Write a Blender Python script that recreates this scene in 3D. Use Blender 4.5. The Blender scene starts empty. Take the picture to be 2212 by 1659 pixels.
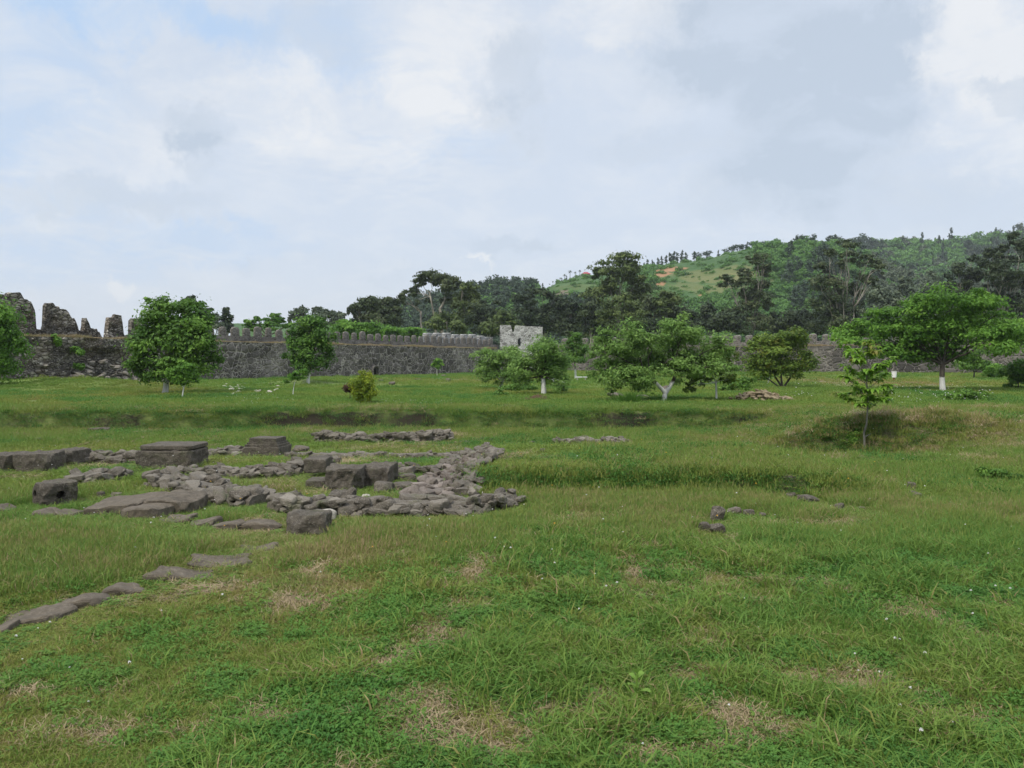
import bpy, math, random
import numpy as np
from mathutils import Vector, Matrix, Euler

R = math.radians
SC = bpy.context.scene
COL = SC.collection

# ------------------------------------------------------------------ camera, sky, sun, exposure
CAM_Z = 1.65
PITCH = math.atan((829.5 - 781) / 1720.0)          # the lens looks a little below the horizon
cam_d = bpy.data.cameras.new('camera'); cam = bpy.data.objects.new('camera', cam_d); COL.objects.link(cam)
cam_d.sensor_width = 36.0; cam_d.lens = 28.0; cam_d.clip_start = 0.1; cam_d.clip_end = 6000
cam.location = (0, 0, CAM_Z); cam.rotation_euler = (R(90) - PITCH, 0, 0)
SC.camera = cam

SUN_EL, SUN_AZ = 54.0, -142.0       # azimuth clockwise from +Y: the sun stands to the left and behind the camera
sun_d = bpy.data.lights.new('sun', 'SUN'); sun = bpy.data.objects.new('sun', sun_d); COL.objects.link(sun)
sun_d.energy = 2.3; sun_d.angle = R(6); sun_d.color = (1.0, 0.94, 0.82)
_sd = Vector((math.sin(R(SUN_AZ)) * math.cos(R(SUN_EL)), math.cos(R(SUN_AZ)) * math.cos(R(SUN_EL)), math.sin(R(SUN_EL))))
sun.rotation_euler = _sd.to_track_quat('Z', 'Y').to_euler()

SC.view_settings.view_transform = 'Standard'; SC.view_settings.look = 'None'
SC.view_settings.exposure = 0.22; SC.view_settings.gamma = 1.0

def pixdir(px, py):
    """unit direction through a point of the 2212 x 1659 layout grid"""
    u = (px - 1106) / 1720.0; v = -(py - 829.5) / 1720.0
    c, s = math.cos(PITCH), math.sin(PITCH)
    return Vector((u, c + v * s, -s + v * c))

class NT:
    """small helper for node trees"""
    def __init__(self, tree):
        self.t = tree; self.n = tree.nodes; self.l = tree.links
    def node(self, kind, **kw):
        n = self.n.new(kind)
        for k, v in kw.items(): setattr(n, k, v)
        return n
    def put(self, sock, v):
        if hasattr(v, 'is_output') or hasattr(v, 'links'): self.l.new(v, sock)
        else: sock.default_value = v
    def math(self, op, a, b=0.5, clamp=False):
        n = self.node('ShaderNodeMath', operation=op, use_clamp=clamp); self.put(n.inputs[0], a); self.put(n.inputs[1], b); return n.outputs[0]
    def vmath(self, op, a, b=(0, 0, 0)):
        n = self.node('ShaderNodeVectorMath', operation=op); self.put(n.inputs[0], a); self.put(n.inputs[1], b)
        return n.outputs[1] if op in ('LENGTH', 'DISTANCE', 'DOT_PRODUCT') else n.outputs[0]
    def noise(self, vec, scale, detail=4, rough=0.5, dist=0.0, col=False):
        n = self.node('ShaderNodeTexNoise'); 
        if vec is not None: self.l.new(vec, n.inputs['Vector'])
        n.inputs['Scale'].default_value = scale; n.inputs['Detail'].default_value = detail
        n.inputs['Roughness'].default_value = rough; n.inputs['Distortion'].default_value = dist
        return n.outputs[1] if col else n.outputs[0]
    def ramp(self, fac, stops, interp='LINEAR'):
        n = self.node('ShaderNodeValToRGB'); r = n.color_ramp; r.interpolation = interp
        while len(r.elements) < len(stops): r.elements.new(0.5)
        for e, (p, c) in zip(r.elements, stops):
            e.position = p; e.color = (c, c, c, 1) if isinstance(c, (int, float)) else (c[0], c[1], c[2], 1)
        self.put(n.inputs[0], fac); return n.outputs[0]
    def mix(self, fac, a, b, mode='MIX'):
        n = self.node('ShaderNodeMix', data_type='RGBA', blend_type=mode); self.put(n.inputs[0], fac)
        for s, v in ((n.inputs[6], a), (n.inputs[7], b)):
            if isinstance(v, tuple): s.default_value = (v[0], v[1], v[2], 1)
            else: self.l.new(v, s)
        return n.outputs[2]
    def maprange(self, v, a, b, c=0.0, d=1.0, smooth=False):
        n = self.node('ShaderNodeMapRange', interpolation_type='SMOOTHSTEP' if smooth else 'LINEAR')
        self.put(n.inputs[0], v)
        for i, x in enumerate((a, b, c, d)): n.inputs[i + 1].default_value = x
        return n.outputs[0]

# ---- the sky: Nishita behind a broken veil of bright and grey-blue cloud
world = bpy.data.worlds.new('World'); SC.world = world; world.use_nodes = True
w = NT(world.node_tree); w.n.clear()
sky = w.node('ShaderNodeTexSky', sky_type='NISHITA', sun_disc=False)
sky.sun_elevation = R(SUN_EL); sky.sun_rotation = R(SUN_AZ)
sky.air_density = 1.0; sky.dust_density = 2.0; sky.ozone_density = 1.0
tc = w.node('ShaderNodeTexCoord'); D = tc.outputs['Generated']
sep = w.node('ShaderNodeSeparateXYZ'); w.l.new(D, sep.inputs[0])
wz = w.math('MAXIMUM', sep.outputs[2], 0.0)
# flattened cloud-deck coordinates
den = w.math('ADD', wz, 0.28)
comb = w.node('ShaderNodeCombineXYZ')
w.l.new(w.math('DIVIDE', sep.outputs[0], den), comb.inputs[0]); w.l.new(w.math('DIVIDE', sep.outputs[1], den), comb.inputs[1])
deck = comb.outputs[0]
n1 = w.noise(deck, 1.6, 8, 0.55, 0.3)
n2 = w.noise(w.vmath('ADD', deck, (3.7, 1.2, 0)), 5.2, 12, 0.66, 0.5)
n3 = w.noise(w.vmath('MULTIPLY', deck, (1.0, 2.2, 1)), 16.0, 5, 0.6, 0.4)
warp = w.vmath('MULTIPLY', w.vmath('SUBTRACT', w.noise(D, 6.0, 12, 0.70, 0.0, True), (0.5, 0.5, 0.5)), (0.21, 0.21, 0.21))
DW = w.vmath('ADD', D, warp)
def blob(px, py, rx, ry, amt, soft=0.0):
    c = pixdir(px, py).normalized()
    e = w.vmath('MULTIPLY', w.vmath('SUBTRACT', DW, tuple(c)), (1720 / rx, 1720 / rx, 1720 / ry))
    return w.maprange(w.vmath('LENGTH', e), 1.0, 0.42 - soft, 0.0, amt, True)
def total(items):
    acc = None
    for it in items:
        b = blob(*it); acc = b if acc is None else w.math('ADD', acc, b)
    return acc
grey_b = total([(430, 262, 90, 70, 0.75), (435, 330, 60, 60, 0.4), (1120, 165, 100, 130, 0.6), (1060, 240, 70, 60, 0.4),
                (1640, 90, 340, 140, 0.75), (1760, 270, 230, 220, 0.9), (1880, 130, 110, 170, 0.5), (1500, 110, 160, 60, 0.4), (1640, 420, 200, 90, 0.4),
                (1090, 530, 120, 34, 0.6), (2160, 210, 120, 40, 0.5), (2060, 430, 200, 80, 0.25), (250, 430, 300, 60, 0.4), (1430, 330, 160, 60, 0.3),
                (700, 60, 200, 60, 0.3), (820, 560, 70, 26, 0.35), (560, 570, 60, 30, 0.3)])
blue_b = total([(250, 0, 330, 70, 0.9), (40, 150, 240, 170, 0.5), (700, 80, 260, 110, 0.45), (60, 560, 330, 70, 0.45), (450, 530, 260, 50, 0.5), (60, 440, 160, 50, 0.4),
                (900, 300, 220, 50, 0.3), (0, 330, 90, 60, 0.4)])
white_b = total([(1000, 130, 220, 190, 0.6), (1330, 40, 180, 80, 0.6), (620, 210, 200, 90, 0.55), (330, 230, 200, 90, 0.4), (2080, 110, 150, 170, 0.9),
                 (2140, 280, 160, 100, 0.5), (250, 330, 240, 60, 0.3), (1030, 565, 60, 18, 0.8), (255, 625, 50, 20, 0.6), (760, 300, 230, 60, 0.4), (80, 430, 110, 60, 0.4),
                 (900, 220, 200, 100, 0.4)])
g = w.math('ADD', w.math('MULTIPLY', grey_b, w.maprange(n2, 0.36, 0.58, 0.40, 1.2)), w.maprange(n1, 0.52, 0.72, 0.0, 0.18), clamp=True)
bl = w.math('MULTIPLY', blue_b, w.maprange(n2, 0.28, 0.7, 1.3, 0.35), clamp=True)
wh = w.math('MULTIPLY', white_b, w.maprange(n2, 0.36, 0.58, 0.40, 1.3), clamp=True)
K = 10.0                                            # cloud radiance in the units of the sky node (strength 0.1)
veil = (0.61 * K, 0.68 * K, 0.785 * K); white = (0.80 * K, 0.815 * K, 0.835 * K); grey = (0.51 * K, 0.585 * K, 0.685 * K)
horiz = (0.66 * K, 0.695 * K, 0.75 * K)
c = w.mix(bl, veil, (0.47 * K, 0.62 * K, 0.83 * K))
c = w.mix(wh, c, white)
ripple = w.math('MULTIPLY', w.maprange(n3, 0.35, 0.65, 0.0, 0.30), blob(800, 320, 340, 130, 1.0))
c = w.mix(ripple, c, white)
c = w.mix(w.maprange(n2, 0.45, 0.68, 0.0, 0.35), c, white)
c = w.mix(g, c, grey)
c = w.mix(w.maprange(sep.outputs[2], 0.16, 0.02, 0.0, 0.55, True), c, horiz)
c = w.mix(0.12, c, sky.outputs[0])
up = w.maprange(sep.outputs[2], 0.44, 0.85, 1.0, 2.3, True)      # an overcast deck is brightest overhead
cv = w.node('ShaderNodeVectorMath', operation='SCALE'); w.l.new(c, cv.inputs[0]); w.l.new(up, cv.inputs[3])
bg = w.node('ShaderNodeBackground'); bg.inputs[1].default_value = 0.1; w.l.new(cv.outputs[0], bg.inputs[0])
wo = w.node('ShaderNodeOutputWorld'); w.l.new(bg.outputs[0], wo.inputs[0])
world.cycles.sampling_method = 'MANUAL'; world.cycles.sample_map_resolution = 512

# ------------------------------------------------------------------ numeric helpers
def sm(a, b, t):
    t = np.clip((t - a) / (b - a), 0, 1); return t * t * (3 - 2 * t)
def _h(i, j, k, s):
    v = np.sin(i * 127.1 + j * 311.7 + k * 74.7 + s * 53.3) * 43758.5453
    return v - np.floor(v)
def vn3(x, y, z, s=0):
    x, y, z = np.broadcast_arrays(np.asarray(x, float), np.asarray(y, float), np.asarray(z, float))
    i, j, k = np.floor(x), np.floor(y), np.floor(z); a, b, c_ = x - i, y - j, z - k
    a = a * a * (3 - 2 * a); b = b * b * (3 - 2 * b); c_ = c_ * c_ * (3 - 2 * c_)
    o = 0
    for di in (0, 1):
        for dj in (0, 1):
            for dk in (0, 1):
                o = o + _h(i + di, j + dj, k + dk, s) * (a if di else 1 - a) * (b if dj else 1 - b) * (c_ if dk else 1 - c_)
    return o
def vn(x, y, s=0): return vn3(x, y, 0.0, s)
def fbm(x, y, s=0, o=4):
    r, a, t = 0, 0.5, 0
    for q in range(o):
        r = r + a * vn(x * 2 ** q, y * 2 ** q, s + q); t += a; a *= 0.5
    return r / t
def fbm3(x, y, z, s=0, o=3):
    r, a, t = 0, 0.5, 0
    for q in range(o):
        r = r + a * vn3(x * 2 ** q, y * 2 ** q, z * 2 ** q, s + q); t += a; a *= 0.5
    return r / t

# ------------------------------------------------------------------ the lie of the land
EARTH_MOUNDS = [(8.15, 16.9, 1.85, 0.75, 0.60), (6.55, 17.3, 1.3, 0.6, 0.45), (5.2, 17.2, 1.2, 0.6, 0.18), (10.4, 17.8, 1.6, 1.0, 0.30), (12.4, 19.5, 2.5, 1.4, 0.35),
                (-25.5, 47.0, 5.5, 2.6, 0.55), (-15.2, 57.5, 3.0, 1.6, 0.35), (-30.0, 53.0, 6.0, 2.5, 0.5), (16.0, 39.0, 4.5, 2.0, 0.25)]
WA = np.array([-27.0, 71.0]); WD = np.array([0.5042, 0.8636])       # left curtain wall line
WC = np.array([3.0, 118.0]); WR = np.array([0.8636, -0.5042])       # right curtain wall line
def H(x, y):
    x = np.asarray(x, float); y = np.asarray(y, float)
    h = 0.10 * (fbm(x / 5.0, y / 5.0, 3) - 0.5) + 0.05 * (fbm(x / 1.1, y / 1.1, 9, 3) - 0.5)
    wob = 1.1 * (fbm(x / 2.6, y / 9.0, 5) - 0.5)
    ex = (1 - sm(6.0, 9.5, x)) * sm(13.2, 14.6, y) * (1 - sm(25.1, 25.55, y + wob))
    h = h - 0.55 * ex
    lip = (1 - sm(5.0, 8.5, x)) * np.exp(-((y + wob - 26.2) / 0.7) ** 2); h = h + 0.06 * lip
    st = sm(9.7, 10.15, y + 0.5 * wob) * sm(-0.9, -0.2, x) * (1 - sm(3.4, 5.2, x)) * (1 - sm(12.0, 16.5, y))
    h = h + 0.23 * st
    ridge = np.exp(-(((x + 0.75) - (y - 3.2) * 0.23) / 0.7) ** 2) * (1 - sm(6.5, 8.5, y)); h = h + 0.07 * ridge
    for (mx, my, rx, ry, a) in EARTH_MOUNDS:
        e = ((x - mx) / rx) ** 2 + ((y - my) / ry) ** 2
        h = h + a * np.exp(-e) * (0.75 + 0.5 * fbm(x / 0.7, y / 0.7, 17, 3))
    # the ground climbs a little to the foot of the right wall
    s = (x - WC[0]) * 0.5042 + (y - WC[1]) * 0.8636
    h = h + 0.28 * sm(-30, -2, s) * sm(-20, 10, x)
    h = h + 0.7 * (sm(30, 200, y - 100)) * 0
    return h

def ground_at(px, py):
    """the point of the ground seen at a place of the layout grid"""
    d = pixdir(px, py); lo, hi = 0.5, 400.0
    ts = np.concatenate([np.linspace(1.5, 40, 1600), np.linspace(40, 200, 1600)])
    X = d.x / d.y * ts; Z = CAM_Z + d.z / d.y * ts
    below = np.nonzero(Z <= H(X, ts))[0]
    y = ts[below[0]] if len(below) else 200.0
    x = d.x / d.y * y
    return Vector((float(x), float(y), float(H(x, y))))
def at(px, py, depth):
    d = pixdir(px, py); return Vector((0, 0, CAM_Z)) + d * (depth / d.y)

# ------------------------------------------------------------------ mesh helpers
def mesh_np(name, V, faces, mat=None, attrs=None, smooth=False):
    """faces: list of integer arrays (n x 3, n x 4, ...)"""
    V = np.asarray(V, np.float32).reshape(-1, 3)
    faces = [np.asarray(f, np.int32) for f in (faces if isinstance(faces, list) else [faces]) if len(f)]
    me = bpy.data.meshes.new(name)
    me.vertices.add(len(V)); me.vertices.foreach_set('co', V.ravel())
    idx = np.concatenate([f.ravel() for f in faces]); sizes = np.concatenate([np.full(len(f), f.shape[1], np.int32) for f in faces])
    me.loops.add(len(idx)); me.loops.foreach_set('vertex_index', idx)
    me.polygons.add(len(sizes))
    starts = np.zeros(len(sizes), np.int32); starts[1:] = np.cumsum(sizes)[:-1]
    me.polygons.foreach_set('loop_start', starts); me.polygons.foreach_set('loop_total', sizes)
    me.polygons.foreach_set('use_smooth', np.full(len(sizes), smooth))
    for k, (dom, arr) in (attrs or {}).items():
        a = me.attributes.new(k, 'FLOAT', dom); a.data.foreach_set('value', np.asarray(arr, np.float32))
    me.update(calc_edges=True); me.validate()
    if mat is not None:
        for m_ in (mat if isinstance(mat, list) else [mat]): me.materials.append(m_)
    return me
def tag(o, label=None, cat=None, group=None, kind=None):
    for k, v in (('label', label), ('category', cat), ('group', group), ('kind', kind)):
        if v: o[k] = v
    return o
def link(name, me, parent=None, loc=None, rot=None, scale=None):
    o = bpy.data.objects.new(name, me); COL.objects.link(o)
    if parent is not None: o.parent = parent
    if loc is not None: o.location = loc
    if rot is not None: o.rotation_euler = rot
    if scale is not None: o.scale = scale
    return o
def thing(name, label, cat, loc=(0, 0, 0), rz=0.0, group=None):
    o = bpy.data.objects.new(name, None); COL.objects.link(o); o.location = loc; o.rotation_euler = (0, 0, rz)
    o.empty_display_size = 0.2; o['kind'] = 'thing'
    return tag(o, label, cat, group)
def join(parts):
    """parts: list of (V, [faces]) -> one (V, [faces])"""
    Vs, Fs, off = [], {}, 0
    for V, F in parts:
        V = np.asarray(V, float).reshape(-1, 3); Vs.append(V)
        for f in (F if isinstance(F, list) else [F]):
            f = np.asarray(f, int)
            if len(f): Fs.setdefault(f.shape[1], []).append(f + off)
        off += len(V)
    return np.concatenate(Vs), [np.concatenate(f) for f in Fs.values()]
def tube(pts, rad, n=7):
    P = np.asarray(pts, float); rad = np.asarray(rad, float); m = len(P)
    T = np.gradient(P, axis=0); T /= np.linalg.norm(T, axis=1)[:, None] + 1e-9
    up = np.where(np.abs(T[:, 2:3]) > 0.95, np.array([[1.0, 0, 0]]), np.array([[0, 0, 1.0]]))
    A = np.cross(T, up); A /= np.linalg.norm(A, axis=1)[:, None] + 1e-9; B = np.cross(T, A)
    a = np.arange(n) * 2 * np.pi / n
    V = P[:, None, :] + rad[:, None, None] * (np.cos(a)[None, :, None] * A[:, None, :] + np.sin(a)[None, :, None] * B[:, None, :])
    V = V.reshape(-1, 3); F = []
    for i in range(m - 1):
        for j in range(n):
            F.append((i * n + j, i * n + (j + 1) % n, (i + 1) * n + (j + 1) % n, (i + 1) * n + j))
    V = np.concatenate([V, P[-1:]]); k = len(V) - 1
    T3 = [((m - 1) * n + j, (m - 1) * n + (j + 1) % n, k) for j in range(n)]
    return V, [np.array(F), np.array(T3)]
def curve_pts(a, b, n=6, bow=(0, 0, 0), jit=0.0, rng=None):
    t = np.linspace(0, 1, n)[:, None]; a = np.asarray(a, float); b = np.asarray(b, float)
    P = a + (b - a) * t + np.asarray(bow, float) * (4 * t * (1 - t))
    if jit and rng is not None: P[1:-1] += rng.normal(0, jit, (n - 2, 3))
    return P
def gridbox(nx, ny, nz):
    """surface of the cube [-1,1]^3 as welded grids"""
    lines = [np.linspace(-1, 1, k + 1) for k in (nx, ny, nz)]
    vid, V, F = {}, [], []
    def v(p):
        k = tuple(np.round(p, 5))
        if k not in vid: vid[k] = len(V); V.append(p)
        return vid[k]
    for ax, sgn in ((0, -1), (0, 1), (1, -1), (1, 1), (2, -1), (2, 1)):
        u, t = [(1, 2), (0, 2), (0, 1)][ax]
        for i in range(len(lines[u]) - 1):
            for j in range(len(lines[t]) - 1):
                q = []
                for a, b in ((i, j), (i + 1, j), (i + 1, j + 1), (i, j + 1)):
                    p = [0, 0, 0]; p[ax] = sgn; p[u] = lines[u][a]; p[t] = lines[t][b]; q.append(v(p))
                if (sgn > 0) == (ax == 1): q.reverse()
                F.append(q)
    return np.array(V, float), np.array(F)
def normals_of(V, F):
    N = np.zeros_like(V)
    for f in F:
        n = np.cross(V[f[:, 1]] - V[f[:, 0]], V[f[:, 2]] - V[f[:, 0]])
        for k in range(f.shape[1]): np.add.at(N, f[:, k], n)
    return N / (np.linalg.norm(N, axis=1)[:, None] + 1e-9)
# ------------------------------------------------------------------ materials
def new_mat(name):
    m = bpy.data.materials.new(name); m.use_nodes = True; t = NT(m.node_tree); t.n.clear()
    out = t.node('ShaderNodeOutputMaterial'); return m, t, out
def principled(t, out, col, rough=0.9, bump=None, bump_d=0.02, strength=1.0, spec=0.3):
    p = t.node('ShaderNodeBsdfPrincipled'); t.put(p.inputs['Base Color'], col if not isinstance(col, tuple) else (*col, 1)); t.put(p.inputs['Roughness'], rough)
    p.inputs['Specular IOR Level'].default_value = spec
    if bump is not None:
        b = t.node('ShaderNodeBump'); b.inputs['Distance'].default_value = bump_d; b.inputs['Strength'].default_value = strength
        t.l.new(bump, b.inputs['Height']); t.l.new(b.outputs[0], p.inputs['Normal'])
    t.l.new(p.outputs[0], out.inputs[0]); return p
def attr(t, name, kind='GEOMETRY'):
    n = t.node('ShaderNodeAttribute', attribute_name=name, attribute_type=kind); return n.outputs['Fac']
def objco(t):
    return t.node('ShaderNodeTexCoord').outputs['Object']
def posco(t):
    return t.node('ShaderNodeNewGeometry').outputs['Position']

def leaf_mat(name, dark, mid, light, trans=0.35, scale=0.6, gloss=0.5, warm=None):
    """leaves: colour varies leaf by leaf and in loose patches through the crown"""
    m, t, out = new_mat(name)
    c = t.ramp(attr(t, 'tint'), [(0.0, dark), (0.5, mid), (1.0, light)])
    n = t.noise(posco(t), scale, 3, 0.6)
    c = t.mix(t.maprange(n, 0.4, 0.7, 0.0, 0.45), c, light)
    if warm: c = t.mix(t.maprange(t.noise(posco(t), 1.9, 3, 0.6), 0.56, 0.68, 0.0, 0.75), c, warm)
    d = t.node('ShaderNodeBsdfPrincipled'); t.l.new(c, d.inputs['Base Color']); d.inputs['Roughness'].default_value = gloss
    d.inputs['Specular IOR Level'].default_value = 0.14
    tr = t.node('ShaderNodeBsdfTranslucent'); t.l.new(t.mix(0.5, c, light), tr.inputs[0])
    mx = t.node('ShaderNodeMixShader'); mx.inputs[0].default_value = trans
    t.l.new(d.outputs[0], mx.inputs[1]); t.l.new(tr.outputs[0], mx.inputs[2]); t.l.new(mx.outputs[0], out.inputs[0])
    return m
L_walnut = leaf_mat('walnut_leaves', (0.041, 0.097, 0.016), (0.085, 0.178, 0.028), (0.161, 0.282, 0.046), 0.3)
L_bright = leaf_mat('bright_leaves', (0.048, 0.119, 0.018), (0.099, 0.220, 0.031), (0.182, 0.330, 0.050), 0.4)
L_pale = leaf_mat('pale_leaves', (0.062, 0.128, 0.026), (0.125, 0.235, 0.046), (0.245, 0.370, 0.100), 0.35)
L_olive = leaf_mat('yellowing_leaves', (0.044, 0.085, 0.014), (0.085, 0.155, 0.024), (0.175, 0.250, 0.040), 0.3, warm=(0.19, 0.17, 0.03))
L_dark = leaf_mat('dark_green_leaves', (0.037, 0.092, 0.016), (0.071, 0.161, 0.025), (0.132, 0.241, 0.041), 0.25)
L_sap = leaf_mat('sapling_leaves', (0.06, 0.145, 0.014), (0.125, 0.265, 0.026), (0.22, 0.37, 0.05), 0.4, warm=(0.218, 0.138, 0.046))
L_yell = leaf_mat('yellow_green_leaves', (0.065, 0.12, 0.012), (0.165, 0.24, 0.022), (0.32, 0.37, 0.036), 0.35)
L_red = leaf_mat('dark_red_leaves', (0.040, 0.021, 0.016), (0.069, 0.030, 0.021), (0.103, 0.052, 0.029), 0.25)
L_euc = leaf_mat('eucalyptus_leaves', (0.031, 0.050, 0.020), (0.056, 0.081, 0.033), (0.105, 0.127, 0.056), 0.2, 0.12)
L_euc2 = leaf_mat('olive_eucalyptus_leaves', (0.040, 0.065, 0.019), (0.078, 0.115, 0.031), (0.139, 0.178, 0.056), 0.2, 0.12)
L_eucd = leaf_mat('dark_eucalyptus_leaves', (0.021, 0.035, 0.018), (0.038, 0.058, 0.027), (0.070, 0.093, 0.042), 0.2, 0.12)
L_grey = leaf_mat('grey_green_leaves', (0.048, 0.070, 0.042), (0.083, 0.112, 0.067), (0.144, 0.173, 0.102), 0.2, 0.1)
L_hill = leaf_mat('hill_leaves', (0.046, 0.115, 0.030), (0.092, 0.205, 0.046), (0.165, 0.300, 0.070), 0.25, 0.05)
L_pine = leaf_mat('pine_needles', (0.025, 0.047, 0.027), (0.043, 0.072, 0.040), (0.072, 0.108, 0.058), 0.15, 0.1)
L_fern = leaf_mat('fern_fronds', (0.057, 0.138, 0.021), (0.109, 0.218, 0.034), (0.184, 0.299, 0.052), 0.35)

def bark_mat(name, a, b, lime=None, lime_col=(0.62, 0.61, 0.58), scale=14):
    m, t, out = new_mat(name); co = objco(t)
    sc = t.vmath('MULTIPLY', co, (1, 1, 0.25)); n = t.noise(sc, scale, 5, 0.65)
    c = t.mix(t.maprange(n, 0.35, 0.65), a, b)
    if lime:
        sp = t.node('ShaderNodeSeparateXYZ'); t.l.new(co, sp.inputs[0])
        zz = t.math('ADD', sp.outputs[2], t.math('MULTIPLY', t.math('SUBTRACT', t.noise(co, 9, 3), 0.5), 0.25))
        f = t.math('MULTIPLY', t.maprange(zz, lime + 0.03, lime - 0.03), t.maprange(n, 0.25, 0.5, 0.45, 1.0))
        c = t.mix(f, c, lime_col)
    principled(t, out, c, 0.95, n, 0.02); return m
BARK = bark_mat('dark_bark', (0.030, 0.025, 0.020), (0.085, 0.072, 0.058))
BARK_L = bark_mat('limewashed_bark', (0.035, 0.029, 0.023), (0.10, 0.085, 0.068), 0.8)
BARK_S = bark_mat('slim_pale_bark', (0.13, 0.115, 0.09), (0.30, 0.275, 0.23), 0.9)
BARK_G = bark_mat('grey_sapling_bark', (0.10, 0.095, 0.075), (0.24, 0.225, 0.18))
BARK_E = bark_mat('eucalyptus_bark', (0.11, 0.095, 0.078), (0.34, 0.31, 0.26), scale=1.5)

def stone_mat(name, a, b, light, scale=9.0, bump=0.03, spots=0.5, moss=0.0):
    m, t, out = new_mat(name); co = posco(t)
    oi = t.node('ShaderNodeObjectInfo').outputs['Random']
    n = t.noise(co, scale, 6, 0.65); n2 = t.noise(co, scale * 5, 4, 0.7); n3 = t.noise(co, scale * 0.45, 3, 0.6)
    c = t.mix(t.maprange(n, 0.32, 0.68), a, b)
    c = t.mix(t.maprange(n2, 0.53, 0.66, 0, spots), c, light)
    c = t.mix(t.maprange(n3, 0.5, 0.66, 0, 0.45), c, (a[0] * 0.62, a[1] * 0.62, a[2] * 0.6))
    tv = t.maprange(attr(t, 'tint'), 0, 1, 0.0, 0.65)
    c = t.mix(tv, c, light); c = t.mix(t.math('MULTIPLY', oi, 0.25), c, b)
    if moss: c = t.mix(t.maprange(t.noise(co, 3.1, 5, 0.7), 0.54, 0.68, 0, moss), c, (0.075, 0.085, 0.030))
    hgt = t.math('ADD', n, t.math('MULTIPLY', n2, 0.5))
    principled(t, out, c, 0.95, hgt, bump); return m
S_block = stone_mat('basalt_block', (0.050, 0.042, 0.032), (0.122, 0.103, 0.079), (0.270, 0.240, 0.198), 9, 0.04, 0.6, moss=0.35)
S_rub = stone_mat('rubble_stone', (0.056, 0.047, 0.036), (0.138, 0.117, 0.090), (0.31, 0.275, 0.225), 14, 0.03, 0.7, moss=0.6)
S_fall = stone_mat('fallen_wall_stone', (0.11, 0.095, 0.078), (0.23, 0.205, 0.172), (0.40, 0.365, 0.315), 8, 0.03, 0.6)
S_tan = stone_mat('tan_stone', (0.16, 0.125, 0.075), (0.27, 0.21, 0.13), (0.42, 0.36, 0.26), 10)
S_pale = stone_mat('pale_limestone', (0.30, 0.27, 0.22), (0.46, 0.42, 0.35), (0.60, 0.57, 0.50), 10)
S_slab = stone_mat('paving_slab', (0.066, 0.053, 0.038), (0.130, 0.106, 0.078), (0.215, 0.182, 0.138), 8, 0.015)
S_mort = stone_mat('mortared_rubble', (0.075, 0.062, 0.050), (0.160, 0.130, 0.106), (0.30, 0.25, 0.21), 12, 0.02, 0.6, moss=0.3)

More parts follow.
